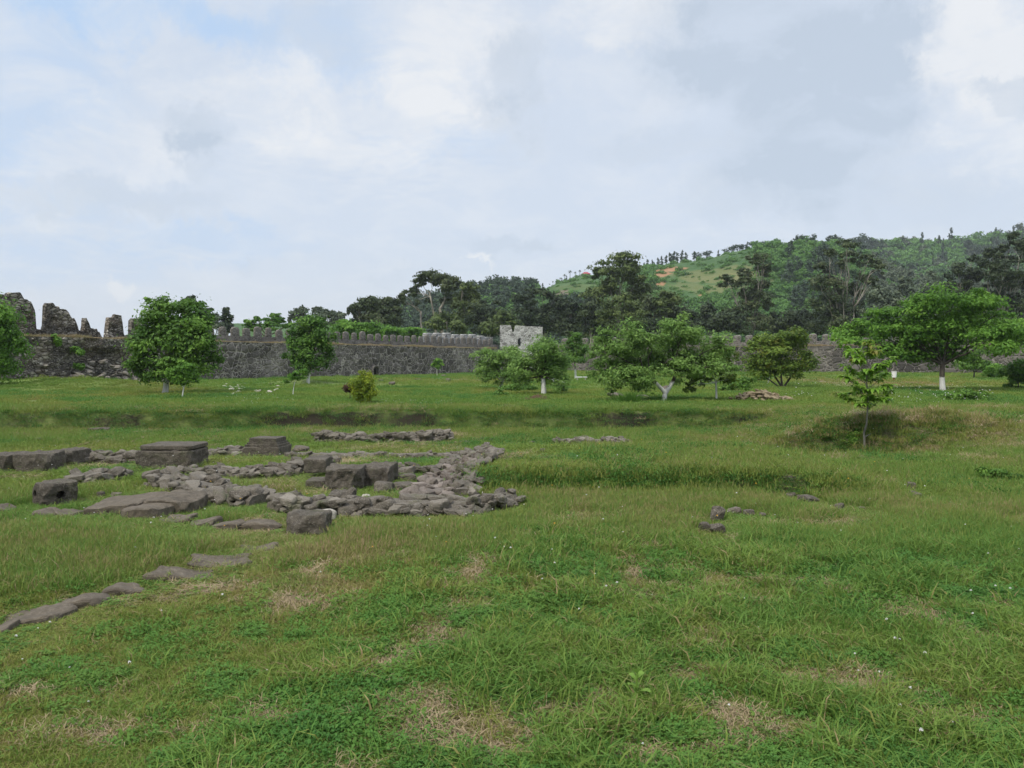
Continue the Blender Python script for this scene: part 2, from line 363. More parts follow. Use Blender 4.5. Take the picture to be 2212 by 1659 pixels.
def masonry(name, cell, stones, mortar, mw=0.06, rnd=0.8, stain=0.5, bump=0.10, lichen=0.3, warm=0.0):
    """irregular stonework: dark stones of uneven size in pale mortar"""
    m, t, out = new_mat(name); co = objco(t)
    wv = t.vmath('MULTIPLY', t.vmath('SUBTRACT', t.noise(co, 1.7, 3, 0.6, 0, True), (0.5, 0.5, 0.5)), (0.35, 0.35, 0.22))
    v = t.vmath('MULTIPLY', t.vmath('ADD', co, wv), (1 / cell[0], 1 / cell[0], 1 / cell[1]))
    ve = t.node('ShaderNodeTexVoronoi', feature='DISTANCE_TO_EDGE'); ve.inputs['Randomness'].default_value = rnd; ve.inputs['Scale'].default_value = 1; t.l.new(v, ve.inputs['Vector'])
    vc = t.node('ShaderNodeTexVoronoi', feature='F1'); vc.inputs['Randomness'].default_value = rnd; vc.inputs['Scale'].default_value = 1; t.l.new(v, vc.inputs['Vector'])
    v2 = t.vmath('MULTIPLY', v, (2.3, 2.3, 2.1))
    ve2 = t.node('ShaderNodeTexVoronoi', feature='DISTANCE_TO_EDGE'); ve2.inputs['Scale'].default_value = 1; t.l.new(v2, ve2.inputs['Vector'])
    small = t.maprange(t.noise(co, 0.55, 3, 0.6), 0.47, 0.56)               # patches where the stones are small
    edge = t.node('ShaderNodeMix', data_type='FLOAT'); t.l.new(small, edge.inputs[0]); t.l.new(ve.outputs['Distance'], edge.inputs[2]); t.l.new(t.math('MULTIPLY', ve2.outputs['Distance'], 0.6), edge.inputs[3])
    cr = t.node('ShaderNodeSeparateColor'); t.l.new(vc.outputs['Color'], cr.inputs[0])
    c = t.ramp(cr.outputs[0], [(0.0, stones[0]), (0.45, stones[1]), (1.0, stones[2])])
    c = t.mix(t.maprange(t.noise(co, 6, 5, 0.7), 0.4, 0.7, 0, 0.5), c, stones[0])
    mwid = t.math('MULTIPLY', t.maprange(t.noise(co, 1.1, 4, 0.6), 0.35, 0.65, 0.35, 1.5), mw)
    mf = t.node('ShaderNodeMapRange'); t.l.new(edge.outputs[0], mf.inputs[0]); t.l.new(mwid, mf.inputs[1]); mf.inputs[2].default_value = 0.0; mf.inputs[3].default_value = 0.0; mf.inputs[4].default_value = 1.0
    c = t.mix(t.math('MULTIPLY', mf.outputs[0], 1.0, True), c, mortar)
    c = t.mix(t.maprange(t.noise(co, 0.21, 4, 0.65), 0.52, 0.64, 0, 0.35), c, mortar)
    c = t.mix(t.maprange(t.noise(t.vmath('MULTIPLY', co, (0.4, 0.4, 2.2)), 0.55, 3, 0.6), 0.5, 0.62, 0, 0.3), c, stones[1])
    st = t.noise(t.vmath('MULTIPLY', co, (1, 1, 0.45)), 0.35, 5, 0.65)
    c = t.mix(t.maprange(st, 0.48, 0.66, 0, stain), c, (stones[0][0] * 0.8, stones[0][1] * 0.8, stones[0][2] * 0.8))
    c = t.mix(t.maprange(t.noise(co, 2.6, 5, 0.75), 0.60, 0.72, 0, lichen), c, (0.30, 0.285, 0.25))
    if warm: c = t.mix(t.maprange(t.noise(co, 0.5, 4, 0.6), 0.5, 0.62, 0, warm), c, (0.20, 0.125, 0.06))
    hgt = t.math('ADD', t.maprange(edge.outputs[0], 0.0, 0.16), t.math('MULTIPLY', t.noise(co, 9, 4, 0.7), 0.5))
    principled(t, out, c, 0.95, hgt, bump); return m
M_wall = masonry('curtain_wall_masonry', (0.74, 0.68), [(0.060, 0.053, 0.046), (0.100, 0.089, 0.077), (0.165, 0.147, 0.128)], (0.40, 0.36, 0.315), 0.072, 0.66, 0.3, 0.10, 0.12)
M_wallr = masonry('squared_masonry', (1.0, 0.78), [(0.050, 0.045, 0.040), (0.085, 0.076, 0.067), (0.135, 0.121, 0.106)], (0.29, 0.26, 0.225), 0.045, 0.6, 0.45)
M_par = masonry('parapet_masonry', (0.30, 0.26), [(0.095, 0.085, 0.074), (0.155, 0.140, 0.121), (0.235, 0.214, 0.186)], (0.31, 0.28, 0.24), 0.09, 0.9, 0.35, 0.06, 0.25)
M_ruin = masonry('ruined_masonry', (0.46, 0.25), [(0.115, 0.100, 0.082), (0.30, 0.268, 0.222), (0.56, 0.51, 0.43)], (0.055, 0.047, 0.038), 0.11, 1.0, 0.2, 0.16, 0.55, 0.2)
M_tower = masonry('restored_masonry', (0.60, 0.38), [(0.13, 0.125, 0.115), (0.27, 0.262, 0.248), (0.42, 0.412, 0.39)], (0.58, 0.57, 0.55), 0.10, 0.9, 0.15, 0.05, 0.3)

def flat_mat(name, col, rough=0.7, var=0.15, scale=12):
    m, t, out = new_mat(name); n = t.noise(objco(t), scale, 4)
    c = t.mix(t.maprange(n, 0.3, 0.7), tuple(v * (1 - var) for v in col), tuple(min(1, v * (1 + var)) for v in col))
    principled(t, out, c, rough); return m
P_white = flat_mat('white_paint', (0.70, 0.69, 0.66)); P_rust = flat_mat('rusty_paint', (0.20, 0.07, 0.03)); P_roof = flat_mat('red_roof_sheet', (0.30, 0.045, 0.06), 0.6)
P_wallh = flat_mat('house_wall', (0.30, 0.27, 0.25)); P_dark = flat_mat('dark_glass', (0.02, 0.022, 0.025), 0.2); P_soil = flat_mat('dark_soil', (0.035, 0.026, 0.018), 1.0, 0.4)
P_twig = flat_mat('dry_twigs', (0.14, 0.085, 0.055), 0.9, 0.4); P_petal = flat_mat('white_petals', (0.60, 0.58, 0.55), 0.7, 0.08)
P_orange = flat_mat('yellow_petals', (0.60, 0.33, 0.03), 0.7)

def grass_mat(name, dry, olive, green, lush, trans=0.3, rnd=0.30):
    """blade colour: the tint carried by each clump, shifted blade by blade"""
    m, t, out = new_mat(name)
    f = t.math('ADD', attr(t, 'tint', 'INSTANCER'), t.math('MULTIPLY', t.math('SUBTRACT', attr(t, 'blade'), 0.5), rnd))
    c = t.ramp(f, [(0.0, dry), (0.30, olive), (0.62, green), (1.0, lush)])
    d = t.node('ShaderNodeBsdfPrincipled'); t.l.new(c, d.inputs['Base Color']); d.inputs['Roughness'].default_value = 0.6; d.inputs['Specular IOR Level'].default_value = 0.12
    tr = t.node('ShaderNodeBsdfTranslucent'); t.l.new(c, tr.inputs[0])
    mx = t.node('ShaderNodeMixShader'); mx.inputs[0].default_value = trans
    t.l.new(d.outputs[0], mx.inputs[1]); t.l.new(tr.outputs[0], mx.inputs[2]); t.l.new(mx.outputs[0], out.inputs[0]); return m
G_grass = grass_mat('grass_blades', (0.30, 0.225, 0.115), (0.215, 0.225, 0.052), (0.155, 0.235, 0.044), (0.095, 0.195, 0.036))
G_meadow = grass_mat('meadow_grass', (0.33, 0.25, 0.135), (0.215, 0.240, 0.062), (0.155, 0.245, 0.050), (0.105, 0.215, 0.042))
G_straw = grass_mat('dry_straw', (0.36, 0.28, 0.175), (0.32, 0.245, 0.145), (0.27, 0.215, 0.115), (0.20, 0.19, 0.085), 0.15, 0.5)
G_clover = grass_mat('clover_leaves', (0.16, 0.20, 0.042), (0.118, 0.210, 0.038), (0.088, 0.195, 0.036), (0.060, 0.155, 0.032))

def ground_mat():
    m, t, out = new_mat('turf_and_soil'); co = posco(t)
    dry = attr(t, 'dry'); bank = attr(t, 'bank'); far = attr(t, 'far')
    n = t.noise(co, 7, 6, 0.7); n2 = t.noise(co, 1.3, 5, 0.6); n3 = t.noise(co, 45, 3, 0.7); n4 = t.noise(co, 0.22, 5, 0.6)
    soil = t.mix(t.maprange(n, 0.35, 0.65), (0.075, 0.058, 0.037), (0.150, 0.120, 0.076))
    straw = t.mix(t.maprange(n3, 0.4, 0.62), (0.13, 0.100, 0.058), (0.25, 0.195, 0.125))
    green = t.mix(t.maprange(n2, 0.35, 0.65), (0.085, 0.120, 0.030), (0.120, 0.150, 0.040))
    c = t.mix(t.maprange(n, 0.40, 0.62, 0, 0.6), green, soil)
    fg = t.mix(t.maprange(n4, 0.38, 0.62), (0.105, 0.165, 0.034), (0.155, 0.190, 0.046))
    c = t.mix(far, c, fg)
    c = t.mix(t.maprange(t.math('ADD', dry, t.math('MULTIPLY', t.math('SUBTRACT', n, 0.5), 0.6)), 0.25, 0.75), c, straw)
    c = t.mix(t.maprange(t.math('ADD', bank, t.math('MULTIPLY', t.math('SUBTRACT', n, 0.5), 0.8)), 0.3, 0.7), c, (0.030, 0.025, 0.015))
    principled(t, out, c, 1.0, t.math('ADD', n, n3), 0.03, 0.8); return m
GROUND = ground_mat()

# ------------------------------------------------------------------ ground cover maps (in metres on the ground)
DRY = []
for (px, py, rx, ry, a) in [(940, 1560, 120, 60, 1.0), (1060, 1610, 110, 40, 1.0), (1290, 1520, 70, 28, 1.0), (1680, 1590, 110, 26, .9), (1430, 1640, 110, 22, .9), (2050, 1560, 110, 22, .9), (1840, 1480, 120, 22, .9), (180, 1600, 140, 24, .45), (600, 1560, 60, 18, .7), (1500, 1460, 90, 16, .8), (820, 1450, 110, 18, .5), (1950, 1500, 90, 18, .7), (1480, 1405, 110, 16, .7), (1800, 1480, 130, 28, .7), (1560, 1555, 80, 26, .7), (2140, 1395, 90, 16, .6),
        (1230, 1560, 110, 30, .55), (1700, 1600, 120, 25, .5), (2080, 1560, 100, 22, .5), (1380, 1645, 130, 25, .6), (2180, 1330, 60, 16, .5), (1035, 1230, 35, 28, 1.0), (1365, 1225, 60, 12, .6), (420, 1590, 60, 22, .5),
        (690, 1310, 160, 30, .4), (470, 1280, 120, 20, .35), (1790, 1140, 130, 20, .55), (1140, 1165, 60, 10, .4), (2060, 1480, 60, 20, .4), (1270, 1455, 90, 14, .45),
        (1960, 912, 100, 16, .62), (1800, 916, 60, 9, .5), (1700, 958, 60, 9, .4), (2160, 960, 110, 22, .55), (2130, 1000, 70, 10, .5), (2190, 890, 50, 14, .8), (1850, 826, 190, 9, .95), (2060, 828, 150, 8, .6),
        (1010, 822, 110, 7, .6), (850, 826, 60, 6, .5), (150, 855, 160, 7, .5), (380, 838, 120, 6, .6), (250, 1000, 90, 10, .5), (470, 1000, 100, 10, .5), (620, 1060, 60, 14, .4), (950, 945, 90, 8, .5), (60, 1030, 60, 10, .5),
        (1880, 858, 90, 5, .5), (430, 965, 60, 6, .4), (840, 967, 120, 5, .5)]:
    g_ = ground_at(px, py); DRY.append((g_.x, g_.y, rx * g_.y / 1720, ry * g_.y ** 2 / (CAM_Z * 1720), a))
def dry_of(x, y):
    d = 0.62 * sm(0.56, 0.72, 0.6 * fbm(x / 0.30, y / 0.30, 31) + 0.4 * fbm(x / 1.4, y / 1.4, 35)) * (1 - sm(5.5, 9, y)) + 0.42 * sm(0.58, 0.78, fbm(x / 1.3, y / 1.3, 31)) * sm(5.5, 9, y) * (1 - sm(14, 30, y)) + 0.35 * sm(0.52, 0.75, fbm(x / 5, y / 5, 33)) * sm(14, 30, y)
    b_ = 0 * d
    for (cx, cy, rx, ry, a) in DRY:
        e = ((x - cx) / rx) ** 2 + ((y - cy) / ry) ** 2
        b_ = np.maximum(b_, a * np.exp(-0.9 * e))
    q = fbm(x / 0.22, y / 0.22, 37, 3); d = np.maximum(d * (0.25 + 1.5 * q), b_ * (0.55 + 0.95 * q) + 0.55 * b_ * (fbm(x / 0.5, y / 0.5, 39, 2) - 0.5))
    return np.clip(d, 0, 1)
def slope_of(x, y):
    e = 0.12; return np.hypot((H(x + e, y) - H(x - e, y)) / (2 * e), (H(x, y + e) - H(x, y - e)) / (2 * e))

# ---- ground sheet
def axis(fine, step, lim, grow):
    a = list(np.arange(0, fine, step)); s = step
    while a[-1] < lim: s *= grow; a.append(a[-1] + s)
    return np.array(a)
gx = axis(13, 0.16, 2500, 1.07); gx = np.concatenate([-gx[:0:-1], gx])
gy = np.concatenate([[-400, -150, -60, -25, -10, -4, -1.5], np.arange(0, 30, 0.13), 30 + axis(0.2, 0.13, 3000, 1.035)])
GX, GY = np.meshgrid(gx, gy); GZ = H(GX, GY)
nxx, nyy = len(gx), len(gy); ii = np.arange(nxx * nyy).reshape(nyy, nxx)
GF = np.stack([ii[:-1, :-1], ii[:-1, 1:], ii[1:, 1:], ii[1:, :-1]], -1).reshape(-1, 4)
bank_v = 0.8 * np.clip((slope_of(GX, GY) - 0.42) / 0.5, 0, 1) * (GY < 30) * np.where(GX > 5.5, np.where(GY < 20, 0.35, 1.0), 1.0) * sm(-0.15, 0.25, fbm(GX / 1.6, GY / 4, 41) - 0.42)
tag(link('ground', mesh_np('ground', np.stack([GX, GY, GZ], -1), GF, GROUND,
    {'dry': ('POINT', dry_of(GX, GY).ravel()), 'bank': ('POINT', bank_v.ravel()), 'far': ('POINT', sm(15, 35, GY).ravel())}, True)), kind='structure')

# ------------------------------------------------------------------ the fortress walls
def wall_strip(u, top, z0, y_front, y_back, dz=0.25, rough=0.06, fine=0.8, seed=0, holes=None, batter=0.0):
    """a closed run of stonework along local x: front at y_front (towards -y), back at y_back; top(u) uneven"""
    u = np.asarray(u, float); top = np.asarray(top, float); nz = max(2, int(np.ceil((top.max() - z0) / dz)))
    v = np.linspace(0, 1, nz + 1); nu = len(u)
    U = np.repeat(u[:, None], nz + 1, 1); Z = z0 + v[None, :] * (top[:, None] - z0)
    def disp(U, Y, Z, s):
        return rough * 2 * (fbm3(U * fine, Y, Z * fine * 1.2, s) - 0.5) + rough * 1.1 * (vn3(U * 2.7, Y, Z * 3.2, s + 7) - 0.5)
    Yf = y_front - disp(U, 0.0, Z, seed) + batter * (Z - z0)
    ny = max(2, int(abs(y_back - y_front) / 0.4)); k = np.linspace(0, 1, ny + 1)[1:-1]
    Vf = np.stack([U, Yf, Z], -1)                                              # front
    Yt = Yf[:, -1:] + (y_back - Yf[:, -1:]) * k[None, :]
    Ut = np.repeat(u[:, None], len(k), 1); Zt = top[:, None] + 0.8 * rough * (vn3(Ut * 1.9, Yt * 1.9, 0, seed + 3) - 0.5)
    Vt = np.stack([Ut, Yt, Zt], -1)                                            # top
    Yb = np.full((nu, nz + 1), y_back) + disp(U, 5.0, Z, seed + 1)
    Vb = np.stack([U, Yb, Z], -1)[:, ::-1]                                     # back, downwards
    L = np.concatenate([Vf, Vt, Vb], 1); m = L.shape[1]
    I = np.arange(nu * m).reshape(nu, m)
    F = np.stack([I[:-1, :-1], I[1:, :-1], I[1:, 1:], I[:-1, 1:]], -1)
    keep = np.ones(F.shape[:2], bool)
    if holes is not None:
        Uc = 0.5 * (U[:-1, :-1] + U[1:, 1:]); Zc = 0.5 * (Z[:-1, :-1] + Z[1:, 1:])
        for (a, b, c_, d_) in holes: keep[:, :nz] &= ~((Uc > a) & (Uc < b) & (Zc > c_) & (Zc < d_))
    F = F[keep]
    ends = [I[0, ::-1][None, :], I[-1, :][None, :]]
    return L.reshape(-1, 3), [F] + ends
def s_at(px, A=WA, Dr=WD):
    k = (px - 1106) / 1720.0; return float((k * A[1] - A[0]) / (Dr[0] - k * Dr[1]))
def z_at(py, depth): return CAM_Z + (781 - py) / 1720.0 * depth

def merlon_mesh(name, wx, wy, wz, dome, seed, mat):
    V, F = gridbox(7, 5, 7)
    n = np.abs(V); p = 5.0
    sc = (n[:, 0] ** p + n[:, 1] ** p + np.where(V[:, 2] > 0, n[:, 2], 0) ** p) ** (-1 / p); sc = np.where(V[:, 2] > -0.5, np.minimum(sc, 1), np.minimum(sc, 1))
    V = V * np.clip(sc, 0.72, 1)[:, None]
    V[:, 2] += np.where(V[:, 2] > 0, dome * (1 - V[:, 0] ** 2), 0)
    V = V * np.array([wx / 2, wy / 2, wz / 2]); V[:, 2] += wz / 2
    N = normals_of(V, [F]); q = V * 3.1 + seed * 11.3
    V = V + N * (0.10 * (fbm3(q[:, 0], q[:, 1], q[:, 2], seed) - 0.5) + 0.05 * (vn3(q[:, 0] * 3, q[:, 1] * 3, q[:, 2] * 3, seed + 5) - 0.5))[:, None]
    V[:, 2] = np.maximum(V[:, 2], -0.02)
    return mesh_np(name, V, F, mat)

LEDGE = 3.46
rz_l = math.atan2(WD[1], WD[0]); rz_r = math.atan2(WR[1], WR[0])
rngw = np.random.default_rng(5)
wl = thing('fortress_wall', 'long dark fortress wall along the left, its top ruined at the left end', 'wall', (WA[0], WA[1], 0), rz_l)
s_arch = s_at(808); u = np.arange(-34, 52.4, 0.22)
# the lower wall; its left third is broken open
top = LEDGE + 0.10 * (fbm(u * 0.5, u * 0 + 2, 51) - 0.5)
s1, s2 = s_at(165), s_at(285)
hol = sm(s1 - 1.5, s1 + 1.2, u) * (1 - sm(s2 - 1.5, s2 + 0.5, u))
V, F = wall_strip(u, top, -0.4, 0.0, 2.6, 0.2, 0.11, 0.9, 1, holes=[(s_arch - 0.42, s_arch + 0.42, 0.15, 1.0)], batter=0.012)
fr = V[:, 1] < 1.0
hv = np.interp(V[:, 0], u, hol); zz = V[:, 2]
cave = hv * sm(2.75, 2.2, zz) * (0.35 + 0.9 * fbm(V[:, 0] * 0.6, zz * 0.6, 61)) * 0.75      # the facing has fallen out below the top course
left = (1 - sm(s2 - 2, s2, V[:, 0])) * (0.40 * (fbm(V[:, 0] * 0.45, zz * 0.8, 63) - 0.5) + 0.20 * (vn(V[:, 0] * 3.6, zz * 5.2, 65) - 0.5) + 0.22 * (vn(V[:, 0] * 2.2, zz * 2.8, 64) - 0.5))
V[:, 1] += np.where(fr, cave + left, 0)
lw = link('lower_wall', mesh_np('lower_wall', V, F, M_wall), wl)
# tell the broken left third from the sound masonry: faces get the ruin stonework
lw.data.materials.append(M_ruin)
cent = np.zeros(len(lw.data.polygons) * 3, np.float32); lw.data.polygons.foreach_get('center', cent); cent = cent.reshape(-1, 3)
lw.data.polygons.foreach_set('material_index', (cent[:, 0] + 1.2 * (vn(cent[:, 0], cent[:, 2] * 1.5, 71) - 0.5) < s2 + 0.3).astype(np.int32))
# culvert mouth with its ring of stones
ring = []
for k in range(9):
    a = math.pi * (k + 0.5) / 9; bx, bf = gridbox(2, 2, 2); bx = bx * np.array([0.13, 0.22, 0.085])
    ca, sa = math.cos(a - math.pi / 2), math.sin(a - math.pi / 2)
    x = bx[:, 0] * ca - bx[:, 2] * sa; z = bx[:, 0] * sa + bx[:, 2] * ca
    ring.append((np.stack([x + 0.52 * math.cos(a) + s_arch, bx[:, 1] - 0.12, z + 0.62 + 0.52 * math.sin(a)], -1), bf))
for sx in (-1, 1):
    bx, bf = gridbox(2, 2, 3); ring.append((bx * np.array([0.09, 0.22, 0.42]) + np.array([s_arch + sx * 0.52, -0.12, 0.2]), bf))
V, F = join(ring); link('culvert_arch', mesh_np('culvert_arch', V, F, M_par), wl)
bx, bf = gridbox(1, 1, 1); bx = bx * np.array([0.6, 0.7, 0.6]) + np.array([s_arch, 0.9, 0.55]); bf = np.array([f for f in bf if not np.allclose(bx[f][:, 1], 0.2)])
link('culvert_recess', mesh_np('culvert_recess', bx, bf[:, ::-1], P_soil), wl)
# sound parapet with merlons
PB = 1.35                                          # the parapet stands back on the ledge
s_m0 = s_at(452)
u = np.arange(s_m0 - 2.0, 52.2, 0.25); top = LEDGE + 0.62 + 0.10 * (fbm(u * 0.8, u * 0, 81) - 0.5)
V, F = wall_strip(u, top, LEDGE - 0.15, PB, PB + 0.55, 0.2, 0.05, 0.9, 3); link('parapet', mesh_np('parapet', V, F, M_par), wl)
mer = [merlon_mesh('merlon', 0.88, 0.30, 0.96, 0.18, k, M_par) for k in range(6)]
s = s_m0; k = 0
while s < 51.2:
    link('merlon', mer[int(rngw.integers(6))], wl, (s, PB + 0.28, LEDGE + 0.50), (0, 0, rngw.normal(0, 0.03)), (rngw.uniform(0.82, 1.15), 1.0, rngw.uniform(0.78, 1.1)))
    s += 1.40 + rngw.normal(0, 0.03); k += 1
# ruined parapet on the left: outline of its top against the sky, px -> metres along the wall
prof = [(-420, 660), (-200, 640), (-60, 641), (0, 638), (25, 636), (48, 637), (57, 647), (68, 655), (78, 668), (80, 684), (80, 704), (81, 712), (95, 712), (99, 700), (100, 688), (100, 672), (102, 660), (108, 656), (121, 656), (124, 662), (131, 666),
        (148, 671), (152, 681), (165, 690), (168, 700), (170, 714), (183, 718), (184, 699), (186, 692), (189, 691), (194, 699), (198, 711), (215, 717), (219, 726), (222, 733), (234, 733), (235, 700), (236, 692), (237, 686), (250, 684), (266, 685), (268, 700), (269, 722),
        (284, 722), (285, 700), (286, 690), (292, 689), (312, 690), (316, 715), (330, 718), (345, 720), (347, 697), (365, 695), (385, 696), (388, 718), (402, 720), (404, 700), (425, 699), (440, 700), (444, 718)]
A2 = WA + np.array([-WD[1], WD[0]]) * PB
us, ts = [], []
for (px, py) in prof:
    s = s_at(px, A2); dep = A2[1] + s * WD[1]; us.append(s); ts.append(z_at(py, dep))
u = np.arange(max(us[0], -34), us[-1], 0.11); top = np.interp(u, us, ts)
st_ = np.floor(u / 0.33 + 0.6 * vn(u * 0.9, u * 0, 92)); top = np.floor(top / 0.2 + 0.5 + 0.6 * (_h(st_, 0, 0, 4) - 0.5)) * 0.2 + 0.10 * (_h(np.floor(u / 0.2), 1, 0, 5) - 0.5) + 0.05
top = np.maximum(top, LEDGE + 0.1)
V, F = wall_strip(u, top, LEDGE - 0.2, PB, PB + 0.45, 0.12, 0.13, 1.2, 9)
q_ = V * np.array([3.2, 3.2, 5.0]); V[:, 1] += 0.16 * (vn3(q_[:, 0], q_[:, 1], q_[:, 2], 12) - 0.5) + 0.10 * (vn3(q_[:, 0] * 2.1, q_[:, 1], q_[:, 2] * 2.2, 14) - 0.5); link('ruined_parapet', mesh_np('ruined_parapet', V, F, M_ruin), wl)

# the far wall on the right
LEDR = 3.55
wr = thing('fortress_wall', 'straight dark fortress wall with square merlons across the back, right of the pale tower', 'wall', (WC[0], WC[1], 0), rz_r)
u = np.arange(-0.5, 96, 0.3); top = LEDR + 0.12 * (fbm(u * 0.5, u * 0 + 2, 53) - 0.5)
V, F = wall_strip(u, top, -0.3, 0.0, 2.6, 0.25, 0.09, 0.9, 21, batter=0.01); link('lower_wall', mesh_np('lower_wall', V, F, M_wallr), wr)
u = np.arange(0, 95.5, 0.3); top = LEDR + 0.62 + 0.06 * (fbm(u * 0.8, u * 0, 83) - 0.5)
V, F = wall_strip(u, top, LEDR - 0.15, 1.3, 2.0, 0.25, 0.04, 0.9, 23); link('parapet', mesh_np('parapet', V, F, M_par), wr)
mer2 = [merlon_mesh('merlon', 0.98, 0.68, 0.92, 0.10, 20 + k, M_par) for k in range(4)]
s = 4.6
while s < 95:
    link('merlon', mer2[int(rngw.integers(4))], wr, (s, 1.65, LEDR + 0.55), (0, 0, rngw.normal(0, 0.02)), (rngw.uniform(0.95, 1.06), 1.0, rngw.uniform(0.94, 1.05)))
    s += 1.57

# the restored tower in the corner
tl, tr_ = at(1080, 781, 116.0), at(1172, 781, 116.0)
dx, dy = tr_.x - tl.x, tr_.y - tl.y; TW = math.hypot(dx, dy)
tw = thing('corner_tower', 'square pale grey restored stone tower at the far corner of the fortress', 'tower', (tl.x, tl.y, 0), math.atan2(dy, dx))
TT = z_at(702, 116)
u = np.arange(0, TW + 0.01, 0.2); top = np.where((u > 1.75) & (u < 2.2), TT - 0.95, TT) - 0.045 * u + 0.05 * (vn(u * 3, u * 0, 95) - 0.5)
V, F = wall_strip(u, top, 0, 0.0, 1.0, 0.2, 0.05, 0.9, 31, holes=[(2.65, 3.05, 3.95, 5.0)]); link('front_wall', mesh_np('front_wall', V, F, M_tower), tw)
for (x0, nm) in ((0.0, 31), (TW - 1.0, 33)):
    u = np.arange(0, 5.61, 0.3); V, F = wall_strip(u, TT - 0.3 + 0 * u, 0, 0, 1.0, 0.25, 0.05, 0.9, nm)
    V = np.stack([x0 + V[:, 1], 1.03 + V[:, 0], V[:, 2]], -1); F = [f[:, ::-1] for f in F]; link('side_wall', mesh_np('side_wall', V, F, M_tower), tw)
bx, bf = gridbox(1, 1, 1); link('loophole', mesh_np('loophole', bx * np.array([0.3, 0.3, 0.62]) + np.array([2.85, 0.6, 4.47]), bf, P_dark), tw)
u = np.arange(-12.5, -0.1, 0.2)          # pale restored parapet stepping up to the tower, a part of it
top = np.full(len(u), LEDGE + 1.25)
rot = rz_l - math.atan2(dy, dx)
s_t = s_at(1080) ; base = np.array([tl.x, tl.y])
V, F = wall_strip(np.arange(0, 17.4, 0.2), LEDGE + 1.45 + 0.35 * sm(12.5, 16.5, np.arange(0, 17.4, 0.2)), LEDGE - 1.5, 0, 0.7, 0.2, 0.05, 0.9, 35)
stw = Matrix.Rotation(-math.atan2(dy, dx), 2)
o2 = WA + WD * 35.5 + np.array([-WD[1], WD[0]]) * 2.75
def to_tower(V):
    Wx = o2[0] + V[:, 0] * WD[0] - V[:, 1] * WD[1]; Wy = o2[1] + V[:, 0] * WD[1] + V[:, 1] * WD[0]
    a = math.atan2(dy, dx); X = Wx - tl.x; Y = Wy - tl.y
    return np.stack([X * math.cos(a) + Y * math.sin(a), -X * math.sin(a) + Y * math.cos(a), V[:, 2]], -1)
link('restored_parapet', mesh_np('restored_parapet', to_tower(V), F, M_tower), tw)
pm = merlon_mesh('merlon', 1.5, 0.68, 0.6, 0.03, 44, M_tower)
for k in range(7):
    p_ = to_tower(np.array([[1.4 + 2.15 * k, 0.35, LEDGE + 1.43]]))[0]
    link('merlon', pm, tw, p_, (0, 0, rot), (1, 1, 0.8 + 0.12 * (k % 3)))
# ------------------------------------------------------------------ trees
def leaf_quads(P, N, size, rng, wid=0.5, droop=0.0, fold=0.12):
    """one bent rhombus per point; returns V (4n), F (n x 4)"""
    n = len(P)
    r = rng.normal(0, 1, (n, 3)); T = np.cross(N, r); T /= np.linalg.norm(T, axis=1)[:, None] + 1e-9
    T[:, 2] -= droop; T /= np.linalg.norm(T, axis=1)[:, None] + 1e-9
    B = np.cross(N, T); B /= np.linalg.norm(B, axis=1)[:, None] + 1e-9
    L = size * rng.uniform(0.6, 1.35, n); W = L * wid * rng.uniform(0.8, 1.2, n)
    L, W = L[:, None], W[:, None]
    a = P - T * L * 0.5; c = P + T * L * 0.5; nn = N * W * fold
    b = P + B * W * 0.5 + nn; d = P - B * W * 0.5 + nn
    V = np.stack([a, b, c, d], 1).reshape(-1, 3)
    return V, np.arange(n * 4).reshape(n, 4)
def crown_points(blobs, n, rng, nsub=9, spread=0.42, flat=0.75, shell=(0.35, 1.0), updome=0.25):
    spread = spread * 1.05; n = int(n * 1.25); nsub = int(nsub * 1.35)
    """leaf places in clumps set over the outer part of each ellipsoid (cx,cy,cz,rx,ry,rz)"""
    B = np.array(blobs, float); wgt = (B[:, 3] * B[:, 5]) ** 0.9; wgt /= wgt.sum()
    P, Nn, T, subs = [], [], [], []
    for b, w_ in zip(B, wgt):
        k = max(3, int(round(nsub * (0.6 + 0.4 * w_ * len(B))))); m = max(8, int(n * w_))
        d = rng.normal(0, 1, (k, 3)); d[:, 2] = d[:, 2] + updome; d /= np.linalg.norm(d, axis=1)[:, None]
        sc = b[:3] + d * b[3:6] * rng.uniform(shell[0], shell[1] * 1.1, (k, 1)); subs.append(sc)
        rs = spread * rng.uniform(0.5, 1.5, k)
        q = rng.integers(0, k, m); g = rng.normal(0, 0.5, (m, 3)); g[:, 2] *= flat
        p = sc[q] + g * b[3:6] * rs[q][:, None]
        out = (p - b[:3]) / b[3:6]
        nv = out * 0.55 + (g * 0.8) + np.array([0, 0, 0.55]) + rng.normal(0, 0.55, (m, 3)); nv /= np.linalg.norm(nv, axis=1)[:, None]
        P.append(p); Nn.append(nv); T.append(np.clip(0.45 + 0.22 * rng.normal(0, 1, m) + 0.30 * rng.normal(0, 1, k)[q], 0, 1))
    return np.concatenate(P), np.concatenate(Nn), np.concatenate(T), subs
